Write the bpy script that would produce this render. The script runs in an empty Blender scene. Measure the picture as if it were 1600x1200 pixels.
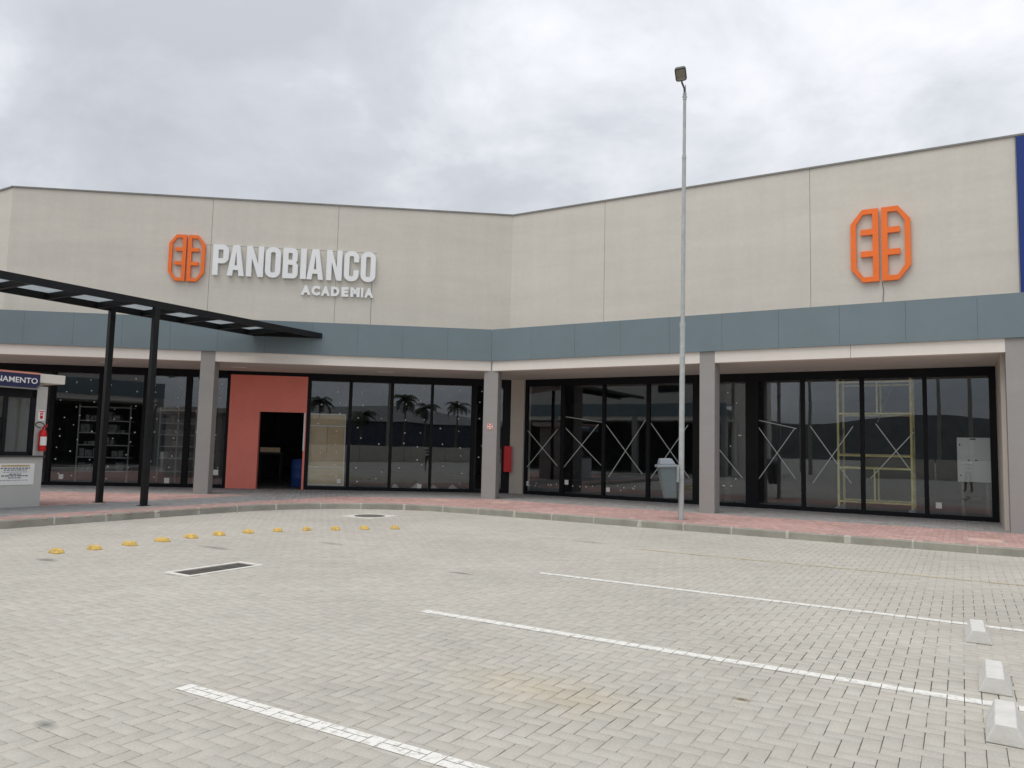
import bpy, bmesh, math, random
import numpy as np
from mathutils import Vector, Matrix
from mathutils.geometry import tessellate_polygon
random.seed(7); rng = np.random.default_rng(7)
R_ = math.radians
S = bpy.context.scene
COL = S.collection

# ------------------------------------------------------------------ camera
F_PX, PITCH, ROLL = 1178.1, 0.0847, 0.0242
cam_d = bpy.data.cameras.new('camera'); cam = bpy.data.objects.new('camera', cam_d); COL.objects.link(cam)
S.camera = cam
cam_d.sensor_fit = 'HORIZONTAL'; cam_d.sensor_width = 36.0; cam_d.lens = 36.0*F_PX/1600.0
cam_d.clip_start = 0.05; cam_d.clip_end = 3000
_fw = Vector((0, math.cos(PITCH), math.sin(PITCH))); _up = Vector((0, -math.sin(PITCH), math.cos(PITCH))); _rt = Vector((1, 0, 0))
_R = math.cos(ROLL)*_rt + math.sin(ROLL)*_up; _U = -math.sin(ROLL)*_rt + math.cos(ROLL)*_up
CAM = Vector((0, 0, 1.6))
cam.matrix_world = Matrix(((_R.x, _U.x, -_fw.x, 0), (_R.y, _U.y, -_fw.y, 0), (_R.z, _U.z, -_fw.z, 1.6), (0, 0, 0, 1)))

# ------------------------------------------------------------------ sky and sun (bright overcast)
SUN_DIR = Vector((-0.37, -0.36, 1.12)).normalized()          # towards the sun
W = bpy.data.worlds.new('World'); S.world = W; W.use_nodes = True
nt = W.node_tree; N = nt.nodes; LK = nt.links; N.clear()
def wn(t, **k):
    n = N.new(t)
    for a, b in k.items(): setattr(n, a, b)
    return n
def wmath(op, a, b=None, clamp=False):
    n = N.new('ShaderNodeMath'); n.operation = op; n.use_clamp = clamp
    for i, v in enumerate((a, b)):
        if v is None: continue
        if isinstance(v, (int, float)): n.inputs[i].default_value = v
        else: LK.new(v, n.inputs[i])
    return n.outputs[0]
sky = wn('ShaderNodeTexSky', sky_type='NISHITA'); sky.sun_disc = False
sky.sun_elevation = math.asin(SUN_DIR.z); sky.sun_rotation = math.atan2(SUN_DIR.x, SUN_DIR.y)
tc = wn('ShaderNodeTexCoord'); sep = wn('ShaderNodeSeparateXYZ'); LK.new(tc.outputs['Generated'], sep.inputs[0])
zc = wmath('MAXIMUM', sep.outputs[2], 0.0)
den = wmath('ADD', zc, 0.34)
px = wmath('DIVIDE', sep.outputs[0], den); py = wmath('DIVIDE', sep.outputs[1], den)
comb = wn('ShaderNodeCombineXYZ'); LK.new(px, comb.inputs[0]); LK.new(py, comb.inputs[1]); comb.inputs[2].default_value = 3.7
def wnoise(scale, detail, rough, off, dist=0.0):
    m = wn('ShaderNodeMapping'); LK.new(comb.outputs[0], m.inputs[0]); m.inputs['Location'].default_value = off
    n = wn('ShaderNodeTexNoise'); LK.new(m.outputs[0], n.inputs['Vector'])
    n.inputs['Scale'].default_value = scale; n.inputs['Detail'].default_value = detail; n.inputs['Roughness'].default_value = rough
    n.inputs['Distortion'].default_value = dist
    return n.outputs[0]
n1 = wnoise(0.88, 6, 0.55, (2.1, 0.2, 0), 0.15); n2 = wnoise(3.2, 8, 0.60, (5.1, 1.7, 0), 0.3)
mixn = wmath('ADD', wmath('MULTIPLY', n1, 0.68), wmath('MULTIPLY', n2, 0.32))
ramp = wn('ShaderNodeValToRGB'); LK.new(mixn, ramp.inputs[0])
e = ramp.color_ramp.elements
e[0].position = 0.38; e[0].color = (0.55, 0.575, 0.615, 1)
e[1].position = 0.63; e[1].color = (1.0, 1.0, 1.03, 1)
for p_, c_ in ((0.46, (0.64, 0.665, 0.71, 1)), (0.54, (0.83, 0.85, 0.89, 1))):
    q_ = ramp.color_ramp.elements.new(p_); q_.color = c_
grad = wmath('ADD', wmath('MULTIPLY', zc, 0.55), 0.82)        # overcast sky: brighter towards the zenith
sc_ = wn('ShaderNodeVectorMath', operation='SCALE'); LK.new(ramp.outputs[0], sc_.inputs[0]); LK.new(grad, sc_.inputs['Scale'])
nsc = wn('ShaderNodeVectorMath', operation='SCALE'); LK.new(sky.outputs[0], nsc.inputs[0]); nsc.inputs['Scale'].default_value = 0.10
mx = wn('ShaderNodeMix', data_type='RGBA'); mx.inputs[0].default_value = 0.92
LK.new(nsc.outputs[0], mx.inputs[6]); LK.new(sc_.outputs[0], mx.inputs[7])
bg = wn('ShaderNodeBackground'); LK.new(mx.outputs[2], bg.inputs[0]); bg.inputs[1].default_value = 1.0
out = wn('ShaderNodeOutputWorld'); LK.new(bg.outputs[0], out.inputs[0])
sun_d = bpy.data.lights.new('sun', 'SUN'); sun_d.energy = 1.5; sun_d.angle = R_(40); sun_d.color = (1.0, 0.95, 0.87)
sun = bpy.data.objects.new('sun', sun_d); COL.objects.link(sun)
sun.rotation_euler = (-SUN_DIR).to_track_quat('-Z', 'Y').to_euler(); sun.location = (0, 0, 30)
vs = S.view_settings; vs.view_transform = 'Standard'; vs.look = 'None'; vs.exposure = 0.08; vs.gamma = 1.0; vs.use_curve_mapping = False
S.cycles.use_denoising = True
S.cycles.max_bounces = 8; S.cycles.transparent_max_bounces = 16; S.cycles.glossy_bounces = 4; S.cycles.diffuse_bounces = 3

# ------------------------------------------------------------------ frames
P0 = Vector((-0.6136, 21.6588, 0.0))
E1 = Vector((0.85891, -0.51213, 0)); E2 = Vector((0.51213, 0.85891, 0)); EZ = Vector((0, 0, 1))
DL = Vector((-0.99427, -0.10689, 0)); XL = -DL; YL = Vector((-0.10689, 0.99427, 0))
class Frame:
    def __init__(s, o, x, y, z=EZ): s.o, s.x, s.y, s.z = Vector(o), Vector(x), Vector(y), Vector(z)
    def __call__(s, x, y, z=0.0): return s.o + s.x*x + s.y*y + s.z*z
    def at(s, x, y, z=0, rot=0.0):
        c, n = math.cos(rot), math.sin(rot)
        return Frame(s(x, y, z), s.x*c + s.y*n, s.y*c - s.x*n, s.z)
FR = Frame(P0, E1, E2)            # right wing: x along the facade, y into the building
FL = Frame(P0, XL, YL)            # left wing: x = -s, y into the building
FW = Frame((0, 0, 0), (1, 0, 0), (0, 1, 0))
def offL(p): return (p - P0).dot(YL)
def offR(p): return (p - P0).dot(E2)

# ------------------------------------------------------------------ materials
def srgb(r, g, b):
    f = lambda v: (v/255/12.92) if v/255 <= 0.04045 else ((v/255+0.055)/1.055)**2.4
    return (f(r), f(g), f(b), 1)
def newmat(name):
    m = bpy.data.materials.new(name); m.use_nodes = True
    return m, m.node_tree.nodes, m.node_tree.links, m.node_tree.nodes['Principled BSDF']
def pmat(name, col, rough=0.7, metal=0.0, var=0.12, scale=3.0, bump=0.0, bscale=80.0, spec=0.4, var2=None, detail=5):
    m, n, l, b = newmat(name)
    b.inputs['Roughness'].default_value = rough; b.inputs['Metallic'].default_value = metal
    b.inputs['Specular IOR Level'].default_value = spec
    g = n.new('ShaderNodeNewGeometry')
    t = n.new('ShaderNodeTexNoise'); t.inputs['Scale'].default_value = scale; t.inputs['Detail'].default_value = detail; t.inputs['Roughness'].default_value = 0.6
    l.new(g.outputs['Position'], t.inputs['Vector'])
    mx = n.new('ShaderNodeMix'); mx.data_type = 'RGBA'
    c2 = var2 or col
    mx.inputs[6].default_value = tuple(c*(1-var) for c in col[:3]) + (1,)
    mx.inputs[7].default_value = tuple(min(1, c*(1+var)) for c in c2[:3]) + (1,)
    mr = n.new('ShaderNodeMapRange'); mr.inputs[1].default_value = 0.3; mr.inputs[2].default_value = 0.7
    l.new(t.outputs[0], mr.inputs[0]); l.new(mr.outputs[0], mx.inputs[0]); l.new(mx.outputs[2], b.inputs['Base Color'])
    if bump:
        t2 = n.new('ShaderNodeTexNoise'); t2.inputs['Scale'].default_value = bscale; t2.inputs['Detail'].default_value = 4
        l.new(g.outputs['Position'], t2.inputs['Vector'])
        bp = n.new('ShaderNodeBump'); bp.inputs['Strength'].default_value = bump; bp.inputs['Distance'].default_value = 0.01
        l.new(t2.outputs[0], bp.inputs['Height']); l.new(bp.outputs[0], b.inputs['Normal'])
    return m
def attr_mat(name, base, rough, lo, hi, stain=None, attr='tone', red=None, bump=0.25):
    """paver material: per-piece tone from a face attribute, blotches and fine grain from noise"""
    m, n, l, b = newmat(name); b.inputs['Roughness'].default_value = rough; b.inputs['Specular IOR Level'].default_value = 0.25
    g = n.new('ShaderNodeNewGeometry')
    at = n.new('ShaderNodeAttribute'); at.attribute_name = attr
    def noise(sc, det, ro=0.6):
        t = n.new('ShaderNodeTexNoise'); t.inputs['Scale'].default_value = sc; t.inputs['Detail'].default_value = det; t.inputs['Roughness'].default_value = ro
        l.new(g.outputs['Position'], t.inputs['Vector']); return t.outputs[0]
    def mp(src, a, b_, c, d):
        r = n.new('ShaderNodeMapRange'); r.inputs[1].default_value = a; r.inputs[2].default_value = b_; r.inputs[3].default_value = c; r.inputs[4].default_value = d
        l.new(src, r.inputs[0]); return r.outputs[0]
    def mul(a, b_):
        r = n.new('ShaderNodeMath'); r.operation = 'MULTIPLY'; l.new(a, r.inputs[0]); l.new(b_, r.inputs[1]); return r.outputs[0]
    big = mp(noise(0.45, 5), 0.3, 0.7, 0.90, 1.08); fine = mp(noise(60, 3), 0.25, 0.75, 0.90, 1.09); mid = mp(noise(5, 4), 0.3, 0.7, 0.94, 1.05)
    tone = mp(at.outputs['Fac'], 0, 1, lo, hi)
    dirt = mp(noise(1.1, 7, 0.68), 0.60, 0.74, 1.0, 0.88)
    f = mul(mul(mul(big, fine), mul(mid, tone)), dirt)
    if red is None:
        src = n.new('ShaderNodeRGB'); src.outputs[0].default_value = base; col = src.outputs[0]
    else:
        a2 = n.new('ShaderNodeAttribute'); a2.attribute_name = 'red'
        mx = n.new('ShaderNodeMix'); mx.data_type = 'RGBA'; mx.inputs[6].default_value = base; mx.inputs[7].default_value = red
        l.new(a2.outputs['Fac'], mx.inputs[0]); col = mx.outputs[2]
    fr_ = n.new('ShaderNodeMath'); fr_.operation = 'FRACT'; m7 = n.new('ShaderNodeMath'); m7.operation = 'MULTIPLY'; m7.inputs[1].default_value = 13.7
    l.new(at.outputs['Fac'], m7.inputs[0]); l.new(m7.outputs[0], fr_.inputs[0])
    hm_ = n.new('ShaderNodeMix'); hm_.data_type = 'RGBA'; l.new(fr_.outputs[0], hm_.inputs[0]); hm_.inputs[6].default_value = (1.008, 0.995, 0.985, 1); hm_.inputs[7].default_value = (0.992, 1.0, 1.010, 1)
    hv_ = n.new('ShaderNodeVectorMath'); hv_.operation = 'MULTIPLY'; l.new(col, hv_.inputs[0]); l.new(hm_.outputs[2], hv_.inputs[1]); col = hv_.outputs[0]
    if stain:
        for (sx, sy, rx, ry, sc_col, amt) in stain:
            mpn = n.new('ShaderNodeMapping'); mpn.vector_type = 'TEXTURE'; mpn.inputs['Location'].default_value = (sx, sy, 0); mpn.inputs['Scale'].default_value = (rx, ry, 1)
            mpn.inputs['Rotation'].default_value = (0, 0, -0.54)
            l.new(g.outputs['Position'], mpn.inputs[0])
            ln = n.new('ShaderNodeVectorMath'); ln.operation = 'LENGTH'; l.new(mpn.outputs[0], ln.inputs[0])
            add = n.new('ShaderNodeMath'); add.operation = 'ADD'; l.new(ln.outputs['Value'], add.inputs[0]); l.new(mp(noise(3, 4), 0, 1, -0.5, 0.5), add.inputs[1])
            mk = mp(add.outputs[0], 0.2, 1.1, amt, 0.0)
            mx = n.new('ShaderNodeMix'); mx.data_type = 'RGBA'; l.new(mk, mx.inputs[0]); l.new(col, mx.inputs[6]); mx.inputs[7].default_value = sc_col; col = mx.outputs[2]
    sc2 = n.new('ShaderNodeVectorMath'); sc2.operation = 'SCALE'; l.new(col, sc2.inputs[0]); l.new(f, sc2.inputs['Scale'])
    l.new(sc2.outputs[0], b.inputs['Base Color'])
    bp = n.new('ShaderNodeBump'); bp.inputs['Strength'].default_value = bump; bp.inputs['Distance'].default_value = 0.004
    l.new(noise(150, 3), bp.inputs['Height']); l.new(bp.outputs[0], b.inputs['Normal'])
    return m

def glass_mat(name, tint):
    m, n, l, b = newmat(name); n.remove(b)
    o = n['Material Output']
    g = n.new('ShaderNodeNewGeometry')
    ior = n.new('ShaderNodeMix'); ior.data_type = 'FLOAT'; l.new(g.outputs['Backfacing'], ior.inputs[0]); ior.inputs[2].default_value = 1.72; ior.inputs[3].default_value = 1/1.72
    fr = n.new('ShaderNodeFresnel'); l.new(ior.outputs[0], fr.inputs[0])
    tr = n.new('ShaderNodeBsdfTransparent'); tr.inputs[0].default_value = tint
    gl = n.new('ShaderNodeBsdfGlossy'); gl.inputs['Roughness'].default_value = 0.0; gl.inputs['Color'].default_value = (0.90, 0.95, 1.0, 1)
    t = n.new('ShaderNodeTexNoise'); t.inputs['Scale'].default_value = 0.9; t.inputs['Detail'].default_value = 1.0; l.new(g.outputs['Position'], t.inputs['Vector'])
    bp = n.new('ShaderNodeBump'); bp.inputs['Strength'].default_value = 0.04; bp.inputs['Distance'].default_value = 0.02; l.new(t.outputs[0], bp.inputs['Height']); l.new(bp.outputs[0], gl.inputs['Normal'])
    mx = n.new('ShaderNodeMixShader'); l.new(fr.outputs[0], mx.inputs[0]); l.new(tr.outputs[0], mx.inputs[1]); l.new(gl.outputs[0], mx.inputs[2])
    l.new(mx.outputs[0], o.inputs[0])
    return m

def wall_mat(name, col, var=0.052):
    m, n, l, b = newmat(name); b.inputs['Roughness'].default_value = 0.85; b.inputs['Specular IOR Level'].default_value = 0.2
    g = n.new('ShaderNodeNewGeometry')
    def noise(sc, det, vec=None):
        t = n.new('ShaderNodeTexNoise'); t.inputs['Scale'].default_value = sc; t.inputs['Detail'].default_value = det; t.inputs['Roughness'].default_value = 0.65
        l.new(vec or g.outputs['Position'], t.inputs['Vector']); return t.outputs[0]
    mpn = n.new('ShaderNodeMapping'); mpn.inputs['Scale'].default_value = (0.35, 0.35, 2.2); l.new(g.outputs['Position'], mpn.inputs[0])
    def mp(src, a, b_, c, d):
        r = n.new('ShaderNodeMapRange'); r.inputs[1].default_value = a; r.inputs[2].default_value = b_; r.inputs[3].default_value = c; r.inputs[4].default_value = d
        l.new(src, r.inputs[0]); return r.outputs[0]
    def mul(a, b_):
        r = n.new('ShaderNodeMath'); r.operation = 'MULTIPLY'; l.new(a, r.inputs[0]); l.new(b_, r.inputs[1]); return r.outputs[0]
    m2 = n.new('ShaderNodeMapping'); m2.inputs['Scale'].default_value = (2.5, 2.5, 0.25); l.new(g.outputs['Position'], m2.inputs[0])
    f = mul(mul(mp(noise(0.8, 5, mpn.outputs[0]), 0.3, 0.7, 1-var, 1+var), mp(noise(1.0, 4, m2.outputs[0]), 0.3, 0.75, 1+var*0.5, 1-var*0.6)), mp(noise(9, 6), 0.3, 0.7, 1-var*0.5, 1+var*0.5))
    c = n.new('ShaderNodeRGB'); c.outputs[0].default_value = col
    s2 = n.new('ShaderNodeVectorMath'); s2.operation = 'SCALE'; l.new(c.outputs[0], s2.inputs[0]); l.new(f, s2.inputs['Scale']); l.new(s2.outputs[0], b.inputs['Base Color'])
    bp = n.new('ShaderNodeBump'); bp.inputs['Strength'].default_value = 0.25; bp.inputs['Distance'].default_value = 0.01
    l.new(noise(45, 5), bp.inputs['Height']); l.new(bp.outputs[0], b.inputs['Normal'])
    return m

M = {}
M['wall'] = wall_mat('wall_render', (0.645, 0.612, 0.548, 1))
M['cream'] = wall_mat('beam_render', (0.78, 0.74, 0.68, 1), 0.03)
M['soffit'] = wall_mat('soffit_board', (0.62, 0.58, 0.53, 1), 0.03)
M['column'] = wall_mat('column_paint', (0.33, 0.322, 0.312, 1), 0.04)
M['pier'] = wall_mat('pier_render', (0.55, 0.51, 0.45, 1), 0.03)
M['fascia'] = pmat('fascia_panel', (0.163, 0.216, 0.240, 1), 0.42, 0.0, 0.05, 1.2, spec=0.5)
M['coping'] = pmat('coping_metal', (0.24, 0.235, 0.22, 1), 0.5, 0.3, 0.1)
M['blackmetal'] = pmat('black_aluminium', (0.007, 0.008, 0.010, 1), 0.5, 0.0, 0.2, 4, spec=0.2)
M['steel_black'] = pmat('black_painted_steel', (0.009, 0.010, 0.011, 1), 0.5, 0.0, 0.25, 5, spec=0.25)
M['glass'] = glass_mat('tinted_glass', (0.93, 0.95, 0.95, 1))
M['coral'] = pmat('coral_panel_paint', (0.90, 0.265, 0.205, 1), 0.6, 0, 0.06, 1.5, bump=0.05)
M['coral_edge'] = pmat('coral_edge', (0.75, 0.42, 0.36, 1), 0.6)
M['orange'] = pmat('orange_acrylic', (0.93, 0.185, 0.028, 1), 0.45, 0, 0.04)
M['white_letter'] = pmat('white_letter_paint', (0.88, 0.89, 0.90, 1), 0.45, 0, 0.02)
M['blue_panel'] = pmat('blue_cladding', (0.010, 0.035, 0.20, 1), 0.4, 0, 0.06)
M['galv'] = pmat('galvanised_steel', (0.43, 0.455, 0.455, 1), 0.55, 0.0, 0.14, 6, detail=8)
M['lamp_grey'] = pmat('lamp_housing', (0.075, 0.078, 0.078, 1), 0.5, 0.1)
M['lens'] = pmat('lamp_lens', (0.24, 0.235, 0.19, 1), 0.3, 0, 0.1)
M['bin_body'] = pmat('bin_plastic', (0.125, 0.155, 0.165, 1), 0.5, 0, 0.08)
M['bin_lid'] = pmat('bin_lid_plastic', (0.24, 0.27, 0.30, 1), 0.45, 0, 0.08)
M['bracket'] = pmat('bin_bracket', (0.42, 0.46, 0.45, 1), 0.5, 0.2)
M['kerb'] = pmat('kerb_concrete', (0.30, 0.29, 0.25, 1), 0.9, 0, 0.18, 2.2, bump=0.4, bscale=60)
M['mortar'] = pmat('mortar', (0.47, 0.45, 0.39, 1), 0.95, 0, 0.15, 8, bump=0.4)
M['stop'] = pmat('wheel_stop_concrete', (0.62, 0.61, 0.58, 1), 0.9, 0, 0.10, 9, bump=0.2, bscale=70)
M['yellow'] = pmat('stud_yellow', (0.62, 0.42, 0.12, 1), 0.7, 0, 0.28, 14, bump=0.2)
M['white_frame'] = pmat('cast_concrete_white', (0.66, 0.64, 0.59, 1), 0.9, 0, 0.1, 6)
M['iron'] = pmat('cast_iron', (0.15, 0.14, 0.125, 1), 0.7, 0.1, 0.3, 12)
M['dark'] = pmat('pit_dark', (0.012, 0.012, 0.012, 1), 0.95)
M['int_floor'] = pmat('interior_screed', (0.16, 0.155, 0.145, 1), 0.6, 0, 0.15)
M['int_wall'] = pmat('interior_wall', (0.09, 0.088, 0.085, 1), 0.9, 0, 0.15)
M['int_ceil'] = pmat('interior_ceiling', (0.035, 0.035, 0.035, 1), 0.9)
M['white_tape'] = pmat('masking_tape', (0.50, 0.55, 0.52, 1), 0.8, 0, 0.05)
M['paper'] = pmat('paper_sticker', (0.80, 0.80, 0.78, 1), 0.8, 0, 0.03)
M['cardboard'] = pmat('cardboard', (0.60, 0.45, 0.28, 1), 0.9, 0, 0.12, 2.5)
M['scaf'] = pmat('scaffold_yellow', (0.85, 0.74, 0.30, 1), 0.55, 0, 0.2, 7)
M['zinc'] = pmat('zinc_tube', (0.33, 0.34, 0.34, 1), 0.5, 0.1, 0.15)
M['panel_white'] = pmat('switchboard_enamel', (0.82, 0.84, 0.82, 1), 0.45, 0, 0.03)
M['barrel'] = pmat('blue_plastic', (0.03, 0.09, 0.33, 1), 0.45)
M['red'] = pmat('fire_red', (0.60, 0.012, 0.016, 1), 0.4, 0, 0.06)
M['kiosk'] = wall_mat('kiosk_render', (0.50, 0.495, 0.47, 1), 0.03)
M['navy'] = pmat('navy_sign', (0.022, 0.024, 0.085, 1), 0.4, 0, 0.05)
M['peach'] = pmat('peach_trim', (0.72, 0.30, 0.22, 1), 0.5)
M['granite'] = pmat('granite_counter', (0.06, 0.06, 0.06, 1), 0.35, 0, 0.3, 30)
M['rubber'] = pmat('black_rubber', (0.015, 0.015, 0.015, 1), 0.6)
M['gold'] = pmat('gold_print', (0.50, 0.36, 0.12, 1), 0.6)
M['ink'] = pmat('print_ink', (0.10, 0.11, 0.16, 1), 0.7)
M['poly'] = pmat('polycarbonate', (0.55, 0.58, 0.60, 1), 0.4)
def poly_mat():
    m, n, l, b = newmat('twinwall_polycarbonate'); n.remove(b)
    tr = n.new('ShaderNodeBsdfTranslucent'); tr.inputs[0].default_value = (0.62, 0.66, 0.68, 1)
    df = n.new('ShaderNodeBsdfDiffuse'); df.inputs[0].default_value = (0.40, 0.42, 0.43, 1)
    g = n.new('ShaderNodeNewGeometry'); t = n.new('ShaderNodeTexNoise'); t.inputs['Scale'].default_value = 3; l.new(g.outputs['Position'], t.inputs['Vector'])
    mr = n.new('ShaderNodeMapRange'); mr.inputs[3].default_value = 0.15; mr.inputs[4].default_value = 0.45; l.new(t.outputs[0], mr.inputs[0])
    mx = n.new('ShaderNodeMixShader'); l.new(mr.outputs[0], mx.inputs[0]); l.new(tr.outputs[0], mx.inputs[1]); l.new(df.outputs[0], mx.inputs[2]); l.new(mx.outputs[0], n['Material Output'].inputs[0])
    return m
M['poly'] = poly_mat()
def worn_paint(name, col, under, thr):
    m, n, l, b = newmat(name); b.inputs['Roughness'].default_value = 0.75
    g = n.new('ShaderNodeNewGeometry')
    t = n.new('ShaderNodeTexNoise'); t.inputs['Scale'].default_value = 22; t.inputs['Detail'].default_value = 8; t.inputs['Roughness'].default_value = 0.7; l.new(g.outputs['Position'], t.inputs['Vector'])
    mr = n.new('ShaderNodeMapRange'); mr.inputs[1].default_value = thr; mr.inputs[2].default_value = thr+0.12; l.new(t.outputs[0], mr.inputs[0])
    mx = n.new('ShaderNodeMix'); mx.data_type = 'RGBA'; l.new(mr.outputs[0], mx.inputs[0]); mx.inputs[6].default_value = under; mx.inputs[7].default_value = col
    l.new(mx.outputs[2], b.inputs['Base Color']); return m
M['line_white'] = worn_paint('white_road_paint', (0.76, 0.75, 0.71, 1), (0.52, 0.50, 0.45, 1), 0.38)
M['line_yellow'] = worn_paint('faded_yellow_paint', (0.58, 0.46, 0.20, 1), (0.43, 0.40, 0.32, 1), 0.46)
PV = (0.472, 0.448, 0.398, 1)
M['paver'] = attr_mat('concrete_paver', PV, 0.9, 0.968, 1.032,
    stain=[(0.28, 5.15, 0.85, 0.38, (0.50, 0.44, 0.31, 1), 0.45), (4.75, 6.2, 0.6, 1.3, (0.43, 0.36, 0.31, 1), 0.6), (1.55, 5.08, 0.07, 0.04, (0.14, 0.10, 0.04, 1), 0.9), (-6.0, 10.0, .22, .10, (.17, .165, .15, 1), .8), (-4.4, 11.5, .45, .10, (.22, .21, .19, 1), .8), (-2.85, 12.3, .30, .12, (.25, .24, .22, 1), .7), (-0.6, 9.75, .22, .05, (.17, .165, .15, 1), .8), (-2.55, 4.35, .10, .05, (.18, .18, .17, 1), .8), (1.4, 13.3, .4, .1, (.27, .26, .24, 1), .7)])
M['walk'] = attr_mat('walk_paver', (0.31, 0.31, 0.308, 1), 0.9, 0.86, 1.12, red=(0.50, 0.325, 0.295, 1))
def sand_mat():
    m, n, l, b = newmat('joint_sand'); b.inputs['Roughness'].default_value = 1.0
    g = n.new('ShaderNodeNewGeometry')
    def noise(sc, det):
        t = n.new('ShaderNodeTexNoise'); t.inputs['Scale'].default_value = sc; t.inputs['Detail'].default_value = det; l.new(g.outputs['Position'], t.inputs['Vector']); return t.outputs[0]
    a = n.new('ShaderNodeMath'); a.operation = 'ADD'; l.new(noise(0.55, 3), a.inputs[0])
    b2 = n.new('ShaderNodeMath'); b2.operation = 'MULTIPLY'; l.new(noise(6, 4), b2.inputs[0]); b2.inputs[1].default_value = 0.55; l.new(b2.outputs[0], a.inputs[1])
    mr = n.new('ShaderNodeMapRange'); mr.inputs[1].default_value = 0.68; mr.inputs[2].default_value = 0.82; l.new(a.outputs[0], mr.inputs[0])
    mx = n.new('ShaderNodeMix'); mx.data_type = 'RGBA'; l.new(mr.outputs[0], mx.inputs[0]); mx.inputs[6].default_value = (0.47, 0.45, 0.40, 1); mx.inputs[7].default_value = (0.09, 0.085, 0.07, 1)
    l.new(mx.outputs[2], b.inputs['Base Color']); return m
M['sand'] = sand_mat()

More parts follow.
